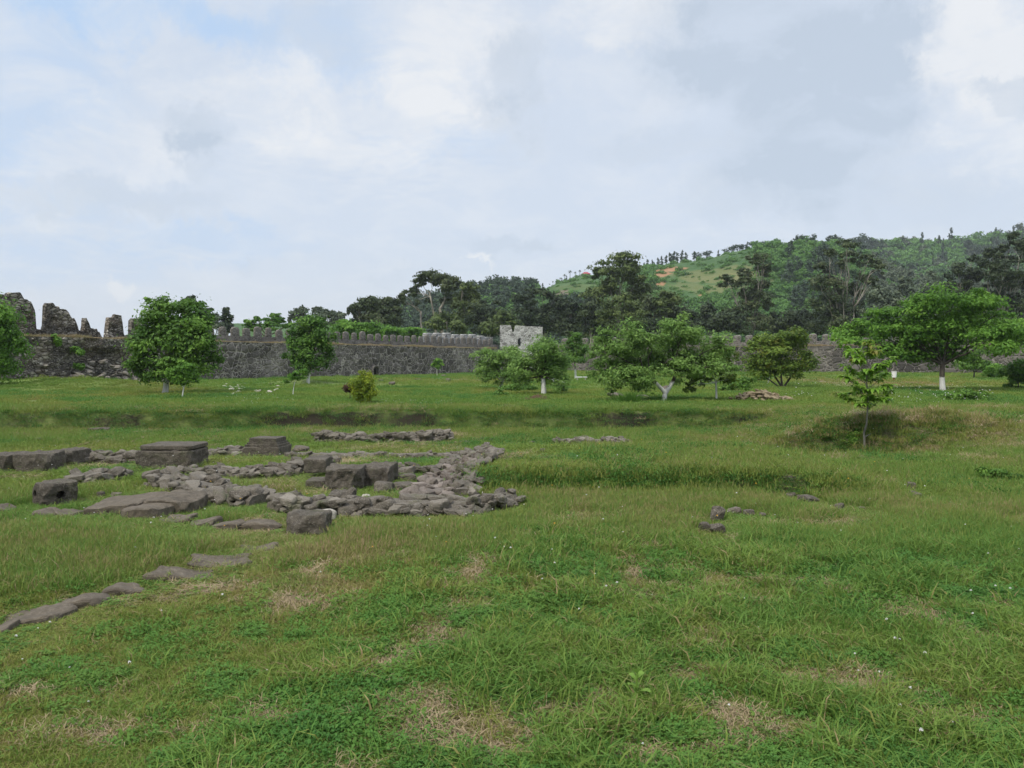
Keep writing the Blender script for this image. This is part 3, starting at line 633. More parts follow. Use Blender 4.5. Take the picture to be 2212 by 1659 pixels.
def limbs(base, fork, blobs, subs, r0, rng, tips=2, n=7, lean=0.0, multi=None):
    """trunk from base to fork, a limb to each blob, thinner branches to some of its clumps"""
    parts = []
    stems = multi or [(base, fork, r0)]
    for (a, b, r) in stems:
        pts = curve_pts(a, b, 6, rng.normal(0, 0.04 * np.linalg.norm(np.subtract(b, a)), 3) * np.array([1, 1, 0]))
        rad = np.linspace(r, r * 0.72, 6); rad[0] *= 1.25
        parts.append(tube(pts, rad, n))
    for bl, sc in zip(blobs, subs):
        c = np.array(bl[:3]); st = min(stems, key=lambda s_: np.linalg.norm(np.array(s_[1]) - c)); f = np.array(st[1]); r = st[2]
        L = np.linalg.norm(c - f)
        P = curve_pts(f - (f - np.array(st[0])) * 0.03, c, 6, (0, 0, 0.08 * L), 0.03 * L, rng)
        rl = r * 0.42; parts.append(tube(P, np.linspace(rl, rl * 0.3, 6), 5))
        for q in rng.permutation(len(sc))[:tips]:
            k = int(rng.integers(2, 5)); parts.append(tube(curve_pts(P[k], sc[q], 4, (0, 0, 0.04 * L), 0.02 * L, rng), np.linspace(rl * 0.42, rl * 0.1, 4), 4))
    return join(parts)
def make_tree(name, label, cat, base, blobs, fork, r0, leafm, barkm, n, size, seed, group=None, nsub=9, spread=0.42, wid=0.5, droop=0.0, tips=2, multi=None, shell=(0.35, 1.0), flat=0.85, updome=0.25, crown_name='crown', extra=None):
    """blobs, fork given in world metres relative to the base"""
    rng = np.random.default_rng(seed)
    t = thing(name, label, cat, base, 0, group); t['kind'] = 'thing'
    P, Nn, T, subs = crown_points(blobs, n, rng, nsub, spread, 0.75 if flat is None else flat, shell, updome)
    V, F = leaf_quads(P, Nn, size * 1.3, rng, wid, droop)
    link(crown_name, mesh_np(crown_name, V, F, leafm, {'tint': ('FACE', T)}), t)
    if barkm is not None:
        V, F = limbs((0, 0, -0.1), fork, blobs, subs, r0, rng, tips, multi=multi)
        if extra: V, F = join([(V, F)] + extra)
        link('trunk', mesh_np('trunk', V, F, barkm, None, True), t)
    return t
def px_tree(name, label, cat, bpx, bpy_, pblobs, forkpx, r0, leafm, barkm, n, size, seed, depth=None, multi_px=None, base_z=None, deep=0.9, **kw):
    """a tree measured on the photograph: its foot, its crown lobes (px, py, rx, ry) and its fork, turned into metres"""
    rng = np.random.default_rng(seed + 900)
    if depth is None: g = ground_at(bpx, bpy_)
    else:
        g = at(bpx, bpy_, depth); g.z = float(H(g.x, g.y)) if base_z is None else base_z
    d = g.y; k = d / 1720.0
    grow = 1.16 if depth is None or depth < 90 else 1.05
    pblobs = [(a, b, c * grow, e * grow) for (a, b, c, e) in pblobs]
    R_all = max(abs(b[0] - bpx) + b[2] for b in pblobs) * k
    blobs = []
    for (px, py, rx, ry) in pblobs:
        c = at(px, py, d) - g
        off = rng.uniform(-0.45, 0.45) * max(0.0, R_all - rx * k) if len(pblobs) > 1 else 0
        blobs.append((c.x, c.y + off, c.z, rx * k, (rx * 0.6 + ry * 0.4) * k * deep, ry * k))
    f = at(forkpx[0], forkpx[1], d) - g if forkpx else None
    multi = None
    if multi_px:
        multi = [((at(a, b, d) - g) * 1.0, (at(c, e, d) - g) * 1.0 + Vector((0, oy, 0)), r) for (a, b, c, e, r, oy) in multi_px]
        for m_ in multi: m_[0].z = min(m_[0].z, 0.0) - 0.05 if m_[0].z < 0.25 else m_[0].z
    return make_tree(name, label, cat, g, blobs, f, r0, leafm, barkm, n, size, seed, multi=multi, **kw)

# ---- the trees of the meadow
px_tree('broadleaf_tree', 'bright green broadleaf tree cut off by the left edge of the frame', 'tree', -22, 822,
        [(-40, 700, 60, 45), (15, 715, 35, 38), (28, 762, 32, 30), (-30, 765, 55, 40), (0, 690, 28, 20), (45, 745, 16, 22)], (-20, 780), 0.13, L_bright, BARK_L, 9000, 0.17, 101, depth=46)
px_tree('walnut_tree', 'tallest round leafy tree before the left wall, with a pale trunk', 'tree', 356, 851,
        [(375, 680, 52, 32), (330, 705, 42, 34), (415, 705, 40, 34), (312, 752, 30, 40), (365, 745, 60, 45), (425, 760, 44, 42), (318, 800, 34, 26), (385, 800, 52, 24), (452, 782, 20, 18), (350, 665, 30, 18), (395, 660, 30, 18), (440, 735, 26, 24)],
        (360, 800), 0.16, L_walnut, BARK_S, 17000, 0.15, 102, nsub=11, spread=0.36)
px_tree('young_tree', 'small young tree with a thin white forked stem, before the tallest left tree', 'tree', 394, 859,
        [(398, 797, 26, 16), (380, 808, 17, 13), (415, 810, 16, 14), (400, 822, 24, 10)], (397, 838), 0.035, L_bright, BARK_S, 2600, 0.10, 103, nsub=8)
px_tree('walnut_tree', 'lone dark round-topped tree with a white trunk before the left wall', 'tree', 666, 829,
        [(670, 706, 34, 22), (645, 728, 28, 24), (694, 728, 24, 26), (668, 745, 38, 28), (640, 768, 22, 20), (692, 768, 26, 24), (664, 782, 32, 20), (675, 692, 18, 10)], (670, 790), 0.13, L_dark, BARK_L, 11000, 0.15, 104, spread=0.36)
px_tree('sapling', 'thin sapling with a bare crooked stem and few leaves, left of the lone dark tree', 'sapling', 633, 856,
        [(640, 812, 17, 7), (655, 804, 8, 6), (628, 822, 10, 5)], (637, 826), 0.022, L_bright, BARK_S, 420, 0.13, 105, nsub=6)
px_tree('round_bush', 'dense yellow-green round bush alone in the meadow', 'bush', 784, 873,
        [(783, 822, 17, 16), (770, 838, 16, 18), (797, 840, 15, 20), (783, 852, 24, 18)], (784, 862), 0.03, L_yell, BARK, 5200, 0.062, 106, nsub=10, shell=(0.4, 0.95))
px_tree('red_leaved_bush', 'low dark red bush behind the yellow-green round bush', 'bush', 756, 850, [(752, 838, 13, 8), (764, 842, 12, 8)], (756, 846), 0.02, L_red, BARK, 1500, 0.07, 107, depth=33.5)
px_tree('pale_leaved_tree', 'feathery pale green tree with a leaning trunk, before the wall left of the tower', 'tree', 1079, 839,
        [(1060, 778, 32, 18), (1092, 775, 30, 20), (1042, 795, 20, 14), (1078, 802, 36, 14), (1100, 758, 18, 12), (1112, 800, 18, 16), (1052, 762, 14, 8), (1060, 815, 22, 12), (1095, 818, 24, 14), (1120, 778, 20, 16)], (1086, 822), 0.11, L_pale, BARK_L, 8500, 0.13, 108, wid=0.32, depth=47)
px_tree('leafy_bush', 'small dark leafy bush at the foot of the leaning pale green tree', 'bush', 1081, 862, [(1078, 852, 13, 8), (1090, 855, 9, 7)], (1081, 858), 0.015, L_dark, BARK, 900, 0.09, 109, depth=38)
px_tree('pale_leaved_tree', 'rounded green tree with a black trunk on a white foot, before the pale tower', 'tree', 1174, 853,
        [(1172, 757, 34, 20), (1145, 778, 32, 22), (1200, 782, 30, 24), (1172, 795, 48, 18), (1140, 808, 26, 14), (1205, 812, 26, 16), (1185, 748, 16, 10), (1130, 826, 22, 12), (1205, 832, 20, 12), (1160, 772, 34, 22), (1128, 795, 24, 18), (1195, 805, 34, 20)],
        (1172, 812), 0.14, L_pale, BARK_L, 11500, 0.12, 110, wid=0.34)
px_tree('slim_tree', 'slim dark tree on a tall thin white stem, right of the pale tower', 'tree', 1243, 816,
        [(1243, 732, 16, 12), (1235, 752, 20, 12), (1255, 758, 18, 14), (1243, 775, 26, 10), (1228, 772, 12, 10)], (1240, 778), 0.10, L_dark, BARK_S, 3800, 0.17, 111, depth=76)
px_tree('willow_like_tree', 'widest pale green tree, its trunk forking in a V above a white painted foot', 'tree', 1432, 867,
        [(1350, 730, 50, 26), (1340, 790, 50, 30), (1375, 812, 44, 24), (1490, 800, 44, 24), (1310, 760, 36, 28), (1375, 765, 50, 30), (1305, 800, 32, 22), (1352, 805, 50, 20), (1400, 790, 34, 20), (1330, 838, 16, 14), (1380, 832, 16, 14), (1400, 730, 30, 18),
         (1470, 715, 40, 26), (1500, 745, 46, 28), (1455, 755, 36, 30), (1510, 785, 42, 24), (1460, 795, 36, 18), (1552, 752, 26, 24), (1545, 795, 28, 18), (1455, 700, 18, 12), (1430, 780, 30, 22)],
        None, 0.15, L_pale, BARK_L, 24000, 0.115, 112, wid=0.36, multi_px=[(1433, 868, 1437, 846, 0.125, 0), (1437, 848, 1395, 808, 0.085, -0.2), (1437, 848, 1462, 808, 0.095, 0.25)], spread=0.38)
px_tree('yellowing_tree', 'thin yellowing tree with a slender white stem, right of the widest pale tree', 'tree', 1547, 864,
        [(1545, 765, 30, 20), (1515, 785, 26, 20), (1572, 780, 22, 20), (1545, 800, 42, 18), (1505, 820, 20, 14), (1570, 820, 20, 14), (1490, 838, 12, 10)], (1546, 826), 0.05, L_olive, BARK_S, 4200, 0.10, 113, nsub=12, spread=0.3)
px_tree('yellowing_tree', 'dense bushy tree with mottled yellow-green leaves and several bare stems, behind the tan stone heap', 'tree', 1691, 838,
        [(1685, 735, 38, 20), (1650, 755, 30, 22), (1722, 748, 28, 24), (1680, 775, 56, 22), (1640, 790, 24, 18), (1725, 785, 26, 20), (1688, 800, 48, 14), (1715, 728, 22, 16)], None, 0.08, L_olive, BARK, 11000, 0.14, 114,
        depth=50, multi_px=[(1690, 838, 1668, 805, 0.07, 0.2), (1691, 838, 1712, 808, 0.07, -0.2), (1690, 838, 1690, 800, 0.07, 0.3), (1688, 838, 1650, 812, 0.05, 0.1)])
px_tree('young_tree', 'thin bent white-stemmed young tree behind the mottled yellow-green tree', 'tree', 1657, 830, [(1650, 800, 24, 14), (1640, 812, 16, 10)], (1662, 812), 0.05, L_dark, BARK_S, 1500, 0.14, 115, depth=58)
px_tree('plane_tree', 'broad bright green spreading tree with a dark trunk painted white at the foot', 'tree', 2037, 845,
        [(2040, 652, 62, 26), (1985, 664, 42, 22), (2098, 664, 38, 22), (1930, 692, 46, 26), (1990, 704, 58, 32), (2060, 700, 56, 32), (1880, 716, 40, 22), (1945, 738, 50, 28), (2030, 742, 64, 32), (2120, 696, 40, 20), (2168, 716, 48, 24), (2110, 742, 54, 26),
         (2190, 735, 46, 18), (1845, 738, 24, 10), (2000, 762, 62, 16), (2080, 765, 40, 14), (1960, 770, 40, 12), (2230, 720, 40, 22), (2150, 680, 26, 8)],
        (2036, 786), 0.17, L_bright, BARK_L, 26000, 0.16, 116, nsub=14, spread=0.40, tips=2, flat=0.7)
# the sapling in front: whorls of long hanging leaves
def sapling():
    g = ground_at(1867, 972); d = g.y; k = d / 1720; rng = np.random.default_rng(7)
    t = thing('sapling', 'young sapling with long drooping bright leaves in front of the brown mound', 'sapling', g); t['kind'] = 'thing'
    def W(px, py, oy=0.0):
        v = at(px, py, d) - g; return np.array([v.x, v.y + oy, v.z])
    stem = [W(1868, 976), W(1867, 950), W(1866, 935), W(1872, 915), W(1874, 880), W(1873, 840), W(1871, 800), W(1872, 765), W(1874, 745)]
    parts = [tube(stem, np.array([26, 23, 22, 20, 17, 13, 10, 7, 4]) / 1000, 8)]
    parts.append(tube([W(1867, 945), W(1874, 940), W(1881, 937)], [0.012, 0.009, 0.006], 5))
    tips = []
    for (fy, tx, ty, oy) in [(885, 1830, 848, .15), (885, 1905, 840, -.15), (870, 1850, 868, -.25), (860, 1918, 862, .2), (845, 1828, 812, -.1), (840, 1912, 808, .2), (830, 1845, 790, .25), (820, 1905, 775, -.25), (880, 1890, 872, .3),
                          (812, 1838, 762, -.1), (800, 1892, 752, .15), (790, 1860, 758, .2), (780, 1874, 742, 0), (800, 1826, 735, .12), (850, 1870, 838, -.3), (835, 1880, 812, .3), (858, 1845, 832, -.2), (822, 1862, 800, -.25), (770, 1880, 762, -.1), (810, 1900, 800, .1), (878, 1862, 850, -.28),
                          (850, 1900, 830, -.2), (865, 1888, 856, -.3), (815, 1880, 788, -.3), (790, 1845, 778, -.2), (845, 1852, 850, .25)]:
        a = np.array([np.interp(-fy, [-976, -935, -880, -840, -800, -745], [v[i] for v in (stem[0], stem[2], stem[4], stem[5], stem[6], stem[8])]) for i in range(3)])
        b = W(1872 + (tx - 1872) * 1.3, ty + (ty - 810) * 0.06, oy * 1.3); parts.append(tube(curve_pts(a, b, 5, (0, 0, -0.03)), np.linspace(0.008, 0.003, 5), 5)); tips.append((a, b))
    V, F = join(parts); link('trunk', mesh_np('trunk', V, F, BARK_G, None, True), t)
    LV, LF, LT = [], [], []
    n0 = 0
    for (a, b) in tips:
        m = int(rng.integers(34, 48))
        for q in range(m):
            f = rng.uniform(0.45, 1.05); o = a + (b - a) * f
            th = rng.uniform(0, 2 * math.pi); L = rng.uniform(0.12, 0.23); dr = rng.uniform(0.25, 1.1)
            h = np.array([math.cos(th), math.sin(th), 0.35]); side = np.array([-math.sin(th), math.cos(th), 0.0])
            p = [o, o + h * L * 0.35, o + h * L * 0.62 - np.array([0, 0, dr * L * 0.25]), o + h * L * 0.8 - np.array([0, 0, dr * L * 0.7])]
            wd = [0.004, L * 0.19, L * 0.16, 0.002]
            for i in range(4): LV += [p[i] + side * wd[i], p[i] + np.array([0, 0, -wd[i] * 0.4]), p[i] - side * wd[i]]
            for i in range(3):
                for j in (0, 1): LF.append([n0 + i * 3 + j, n0 + i * 3 + j + 1, n0 + i * 3 + 4 + j, n0 + i * 3 + 3 + j]); LT.append(np.clip(0.25 + 0.5 * f * rng.uniform(0.5, 1.2), 0, 1))
            n0 += 12
    link('crown', mesh_np('crown', LV, np.array(LF), L_sap, {'tint': ('FACE', LT)}, True), t)
sapling()
# shrubs at the right
px_tree('shrub', 'dark cone-shaped shrub under the spreading bright green tree', 'shrub', 2103, 816, [(2105, 770, 18, 14), (2098, 790, 24, 16), (2118, 795, 20, 14)], (2104, 805), 0.08, L_walnut, BARK, 3200, 0.17, 120, depth=74)
px_tree('shrub', 'small rounded light green shrub right of the dark cone-shaped shrub', 'shrub', 2147, 819, [(2147, 798, 16, 10), (2152, 806, 18, 10), (2140, 806, 12, 8)], (2148, 812), 0.06, L_bright, BARK, 1700, 0.15, 121, depth=72)
px_tree('shrub', 'nearly black leafy shrub at the right edge', 'shrub', 2200, 840, [(2200, 790, 22, 14), (2188, 806, 22, 12), (2215, 810, 26, 20), (2200, 825, 22, 12)], (2200, 832), 0.05, L_dark, BARK, 4200, 0.12, 122, depth=48, nsub=12)
px_tree('flowering_shrub', 'low spreading shrub dotted with white blossom, right of the white-footed bright tree', 'shrub', 2090, 876, [(2085, 856, 30, 15), (2062, 866, 22, 11), (2118, 864, 24, 12)], (2090, 870), 0.03, L_walnut, BARK, 4600, 0.09, 123, depth=33)
px_tree('bramble', 'low dark bramble bush on the right edge of the grass', 'bush', 2165, 1045, [(2150, 1026, 24, 10), (2185, 1036, 26, 12), (2130, 1018, 16, 7)], (2165, 1040), 0.008, L_walnut, None, 3000, 0.035, 124)
px_tree('shrub', 'dark bush growing in the gap between the two brown mounds behind the sapling', 'bush', 1850, 962, [(1850, 942, 14, 12), (1868, 936, 12, 12), (1838, 950, 9, 8)], (1850, 950), 0.01, L_walnut, None, 1700, 0.05, 125, depth=16.6)
px_tree('shrub', 'green scrub patch at the foot of the pale trees before the tower', 'shrub', 1120, 848, [(1115, 838, 26, 9), (1145, 842, 16, 7)], (1120, 842), 0.02, L_dark, None, 1800, 0.10, 126, depth=44)
px_tree('shrub', 'low green scrub below the thin yellowing tree', 'shrub', 1590, 850, [(1585, 840, 26, 10), (1560, 846, 18, 8), (1605, 828, 18, 12)], (1590, 845), 0.02, L_walnut, None, 2200, 0.10, 127, depth=42)
px_tree('sapling', 'tiny sapling against the foot of the left wall, short of the pale tower', 'sapling', 944, 806, [(944, 788, 11, 7), (948, 780, 7, 5)], (944, 796), 0.03, L_bright, BARK_S, 260, 0.26, 128, depth=86)
for (px, py, rx, ry, n_, sd, lab) in [(122, 788, 9, 9, 420, 131, 'bright green plant rooted on the ledge of the ruined left wall'), (170, 812, 12, 8, 380, 132, 'small plant hanging in the broken face of the ruined left wall, upper of two'),
                                 (172, 845, 10, 7, 320, 133, 'small plant hanging in the broken face of the ruined left wall, lower of two')]:
    s_ = s_at(px); 
    y0 = py - 53
    dd = WA[1] + s_ * WD[1]
    px_tree('wall_plant', lab, 'plant', px, y0 + 8, [(px, y0, rx, ry)], None, 0.01, L_bright, None, n_, 0.17, sd, depth=dd - 0.2, base_z=z_at(y0 + 8, dd))

# ---- the trees beyond the wall
def back(name, label, cat, bpx, depth, blobs, leafm, n, size, seed, group=None, fork=None, r0=0.3, **kw):
    kw.setdefault('nsub', 10); kw.setdefault('spread', 0.36)
    px_tree(name, label, cat, bpx, 790, blobs, fork or (bpx, 730), r0, leafm, BARK_E, n, size, seed, depth=depth, group=group, **kw)
E = 'eucalyptus'
back(E, 'small dark eucalyptus showing in clumps over the top of the tallest left tree', 'tree', 408, 118, [(404, 645, 13, 7), (418, 655, 13, 8), (392, 652, 10, 5), (440, 675, 14, 10), (448, 692, 14, 10), (425, 690, 20, 16)], L_eucd, 2200, 0.42, 201)
back(E, 'hazy eucalyptus just right of the tallest left tree, low behind the merlons', 'tree', 462, 150, [(460, 690, 20, 12), (475, 705, 16, 10), (445, 705, 14, 12)], L_grey, 1800, 0.5, 202)
back('conifer', 'small pointed dark conifer peeping over the left wall', 'tree', 490, 150, [(490, 674, 7, 8), (489, 686, 12, 8), (491, 700, 16, 9), (490, 714, 16, 8)], L_eucd, 2000, 0.42, 203)
back('sumac_tree', 'feathery green tree with fronds standing over the merlons, left of the lone dark tree', 'tree', 575, 112, [(560, 690, 10, 5), (545, 698, 12, 5), (588, 682, 14, 5), (575, 695, 20, 8), (605, 692, 16, 6), (592, 704, 26, 9), (548, 708, 18, 7), (620, 702, 16, 7)], L_dark, 3200, 0.34, 204, flat=0.4)
back(E, 'hazy grey eucalyptus with an airy crown, first of the three left of the big pair', 'tree', 648, 190, [(640, 675, 14, 8), (655, 672, 12, 8), (648, 690, 18, 10), (630, 688, 8, 9)], L_grey, 1700, 0.55, 205)
back(E, 'hazy grey eucalyptus, middle one of the three left of the big pair', 'tree', 692, 190, [(684, 672, 14, 8), (702, 675, 13, 9), (692, 690, 18, 10), (715, 680, 8, 9)], L_grey, 1700, 0.55, 206)
back(E, 'grey eucalyptus leaning on the big pair, last of the three small ones', 'tree', 728, 180, [(735, 683, 12, 9), (722, 693, 14, 10), (742, 698, 14, 12)], L_grey, 1600, 0.52, 207)
back(E, 'broad dark eucalyptus with a domed crown, left one of the pair over the green thicket', 'tree', 795, 165, [(790, 652, 20, 12), (775, 668, 22, 14), (805, 662, 20, 16), (795, 690, 40, 16), (770, 690, 18, 16), (765, 672, 10, 14)], L_euc, 5200, 0.55, 208)
back(E, 'round dark eucalyptus, right one of the pair over the green thicket', 'tree', 838, 165, [(838, 655, 19, 13), (830, 675, 24, 14), (850, 672, 20, 14), (840, 700, 34, 16)], L_euc, 4200, 0.55, 209)
for i, (px, py, rx, ry, lab) in enumerate([(745, 704, 26, 14, 'bright green thicket tree over the merlons, leftmost of four beside the lone dark tree'), (790, 710, 32, 12, 'bright green thicket tree over the merlons under the broad domed eucalyptus'), (838, 712, 32, 11, 'bright green thicket tree over the merlons under the round dark eucalyptus'), (884, 716, 28, 8, 'bright green low thicket tree over the merlons, next to the tall white-trunked eucalyptus')]):
    back('thicket_tree', lab, 'tree', px, 118 + 4 * i, [(px, py, rx, ry), (px - 14, py + 9, rx * .8, ry * .8), (px + 14, py + 8, rx * .8, ry * .8), (px, py + 22, rx, ry)], L_bright, 3000, 0.36, 211 + i, 'thicket behind the left wall')
back(E, 'tall eucalyptus with an umbrella crown and bare white trunks showing beneath', 'tree', 943, 165,
     [(932, 598, 34, 11), (905, 608, 20, 12), (960, 606, 28, 13), (893, 632, 12, 9), (876, 640, 14, 9), (868, 652, 9, 7), (975, 628, 20, 12), (958, 648, 18, 8), (905, 655, 8, 6), (925, 648, 9, 5), (893, 622, 14, 9), (985, 612, 14, 12)], L_euc, 6200, 0.5, 220, fork=(945, 690), r0=0.38, tips=3, spread=0.3,
     multi_px=[(945, 790, 950, 668, 0.40, 0), (942, 790, 908, 672, 0.28, 0.8), (942, 720, 930, 640, 0.22, -0.5), (950, 668, 962, 632, 0.25, 0.4)])
back(E, 'lighter green eucalyptus with a ragged spire, right behind the tall white-trunked one', 'tree', 1002, 172, [(1000, 622, 12, 14), (1018, 622, 14, 10), (998, 650, 24, 18), (1020, 660, 22, 20), (1000, 690, 36, 20), (1030, 640, 12, 12)], L_euc2, 4800, 0.5, 221)
back(E, 'olive green bushy tree below the tall white-trunked eucalyptus', 'tree', 965, 150, [(965, 690, 30, 20), (935, 705, 26, 14), (990, 708, 24, 14)], L_euc2, 2800, 0.46, 222)
D5 = [('dark tangled tree in the mass left of the pale tower, under the far wooded hillock', 1055, 160, [(1050, 668, 32, 18), (1035, 690, 30, 20), (1070, 695, 30, 22), (1050, 712, 40, 14)], L_eucd, 3600),
      ('olive tree low in the mass straight behind the pale tower', 1085, 146, [(1082, 690, 26, 18), (1062, 708, 26, 14), (1105, 706, 24, 16)], L_euc2, 2800),
      ('dark brownish spreading tree with bare white boughs, right behind the pale tower', 1175, 160, [(1165, 635, 30, 10), (1140, 648, 30, 16), (1195, 650, 30, 18), (1165, 672, 50, 20), (1130, 690, 34, 22), (1195, 695, 36, 24), (1160, 712, 46, 14), (1215, 668, 20, 16)], L_eucd, 7200),
      ('dull dark tree filling the gap between the bough tree and the tallest thick tree', 1232, 158, [(1228, 672, 24, 20), (1240, 700, 26, 20), (1222, 716, 28, 14)], L_eucd, 3000)]
for i, (lab, px, dp, bl_, mt, n_) in enumerate(D5): back('dark_tree', lab, 'tree', px, dp, bl_, mt, n_, 0.46, 230 + i)
back(E, 'tallest thick-crowned eucalyptus behind the middle of the right wall', 'tree', 1340, 158,
     [(1335, 562, 38, 14), (1350, 585, 36, 20), (1310, 598, 34, 18), (1286, 588, 16, 12), (1370, 605, 24, 18), (1330, 625, 46, 20), (1290, 640, 34, 18), (1385, 640, 34, 22), (1300, 672, 46, 26), (1370, 680, 50, 26), (1320, 712, 60, 20), (1345, 550, 22, 8), (1400, 620, 18, 14)], L_euc2, 14000, 0.46, 240)
back('bushy_tree', 'reddish dark bushy tree below the tallest thick-crowned eucalyptus', 'tree', 1278, 146, [(1280, 672, 28, 22), (1262, 700, 26, 22), (1296, 705, 26, 20)], L_eucd, 3600, 0.42, 241)
back('bushy_tree', 'yellowish green bushy tree in front of the tallest thick-crowned eucalyptus', 'tree', 1345, 143, [(1338, 650, 24, 16), (1325, 672, 30, 20), (1365, 675, 28, 22), (1345, 702, 44, 20)], L_yell if False else L_euc2, 4600, 0.40, 242)
back(E, 'green clumped eucalyptus on a bare pale stem, right of the tallest thick-crowned one', 'tree', 1442, 148, [(1440, 640, 20, 12), (1452, 650, 18, 12), (1428, 655, 16, 12), (1440, 672, 22, 10)], L_euc2, 2600, 0.44, 243, fork=(1440, 690))
back('dark_tree', 'dark bushy tree over the widest pale tree, under the orange landslide', 'tree', 1415, 150, [(1410, 668, 30, 22), (1430, 700, 36, 22), (1400, 708, 30, 18)], L_euc, 4200, 0.44, 244)
back('dark_tree', 'dark low tree right of the clumped pale-stemmed eucalyptus', 'tree', 1478, 146, [(1478, 678, 22, 16), (1490, 702, 28, 20), (1468, 708, 24, 14)], L_eucd, 3000, 0.44, 245)
back('dark_tree', 'dim grey-brown tree low behind the wall, left of the ragged dark eucalyptus', 'tree', 1535, 158, [(1530, 672, 30, 16), (1550, 695, 34, 20), (1515, 700, 28, 18)], L_eucd, 3600, 0.48, 246)
back(E, 'ragged dark eucalyptus with clumps apart on a bending trunk, against the bright hillside', 'tree', 1622, 150,
     [(1638, 562, 24, 12), (1650, 578, 22, 10), (1620, 585, 18, 10), (1578, 612, 22, 13), (1565, 600, 12, 6), (1600, 605, 20, 12), (1638, 612, 26, 16), (1660, 588, 16, 6), (1615, 640, 30, 18), (1640, 650, 28, 20), (1605, 672, 36, 18), (1630, 695, 44, 20)], L_euc, 7200, 0.42, 250, spread=0.32)
for i, (px, bl_, lab) in enumerate([(1572, [(1572, 690, 30, 18), (1590, 706, 30, 16), (1555, 706, 26, 14)], 'dark tree low behind the wall, left foot of the ragged eucalyptus'), (1682, [(1682, 690, 34, 18), (1665, 706, 30, 14), (1705, 708, 30, 16)], 'dark tree low behind the wall, right foot of the ragged eucalyptus'), (1735, [(1730, 690, 30, 24), (1750, 706, 30, 18)], 'brownish dark tree at the left foot of the many-clumped eucalyptus')]):
    back('dark_tree', lab, 'tree', px, 146 + i * 5, bl_, L_eucd, 3200, 0.46, 251 + i)
back(E, 'big many-clumped eucalyptus with pale crooked boughs, over the mottled yellow-green tree', 'tree', 1815, 142,
     [(1818, 535, 22, 11), (1792, 545, 16, 8), (1845, 550, 24, 11), (1880, 562, 22, 13), (1895, 580, 16, 12), (1780, 580, 18, 14), (1820, 572, 14, 9), (1800, 600, 14, 8), (1765, 612, 22, 14), (1795, 620, 34, 16), (1845, 620, 24, 14), (1870, 600, 14, 12), (1880, 612, 12, 10), (1780, 650, 38, 22), (1830, 665, 38, 24), (1800, 695, 50, 24), (1850, 700, 34, 20)],
     L_euc, 11500, 0.40, 260, spread=0.30, tips=3)
for i, (px, dp, bl_, lab) in enumerate([(1905, 175, [(1905, 640, 26, 22), (1925, 665, 34, 26), (1890, 690, 30, 24)], 'hazy grey-green tree right of the many-clumped eucalyptus'), (1965, 185, [(1960, 610, 14, 16), (1965, 640, 26, 24), (1945, 665, 34, 22), (1985, 672, 30, 24)], 'hazy grey-green tree with a narrow top, over the left shoulder of the spreading bright tree'),
                                   (2020, 190, [(2020, 600, 14, 16), (2010, 628, 26, 20), (2035, 640, 26, 24), (2015, 670, 40, 20)], 'hazy grey-brown pointed tree right over the top of the spreading bright tree')]):
    back('hazy_tree', lab, 'tree', px, dp, bl_, L_grey, 4200, 0.55, 265 + i)
back(E, 'dark eucalyptus with drooping clumps, left one of the group behind the spreading bright tree', 'tree', 2075, 140, [(2092, 562, 14, 8), (2070, 590, 26, 18), (2050, 612, 14, 10), (2095, 600, 28, 20), (2065, 628, 34, 18), (2105, 640, 34, 22), (2080, 670, 44, 24), (2085, 705, 44, 24)], L_eucd, 8000, 0.42, 270, spread=0.33)
back(E, 'tallest dark eucalyptus of the group at the right edge, highest crown of all', 'tree', 2165, 134, [(2200, 510, 20, 12), (2215, 530, 22, 14), (2170, 535, 20, 12), (2145, 550, 18, 12), (2125, 570, 16, 14), (2190, 565, 34, 20), (2150, 595, 36, 22), (2205, 610, 40, 24), (2160, 640, 44, 24), (2210, 660, 44, 28), (2160, 690, 50, 26), (2240, 560, 34, 30)], L_eucd, 12000, 0.40, 271, spread=0.33)
back(E, 'dark eucalyptus cut off by the right edge, behind the tallest one', 'tree', 2262, 150, [(2260, 540, 40, 30), (2290, 600, 50, 40), (2250, 660, 50, 40)], L_eucd, 5000, 0.5, 272)
for i, (px, lab) in enumerate([(1880, 'dark low tree behind the right wall, beneath the hazy grey-green trees'), (1960, 'dark low tree behind the right wall, hidden low behind the spreading bright tree'), (1420, 'dark low tree behind the right wall, between the forks of the widest pale tree')]):
    back('dark_tree', lab, 'tree', px, 140 + 2 * i, [(px, 705, 36, 18), (px + 30, 712, 34, 14), (px - 26, 714, 30, 14)], L_eucd, 3000, 0.44, 280 + i)
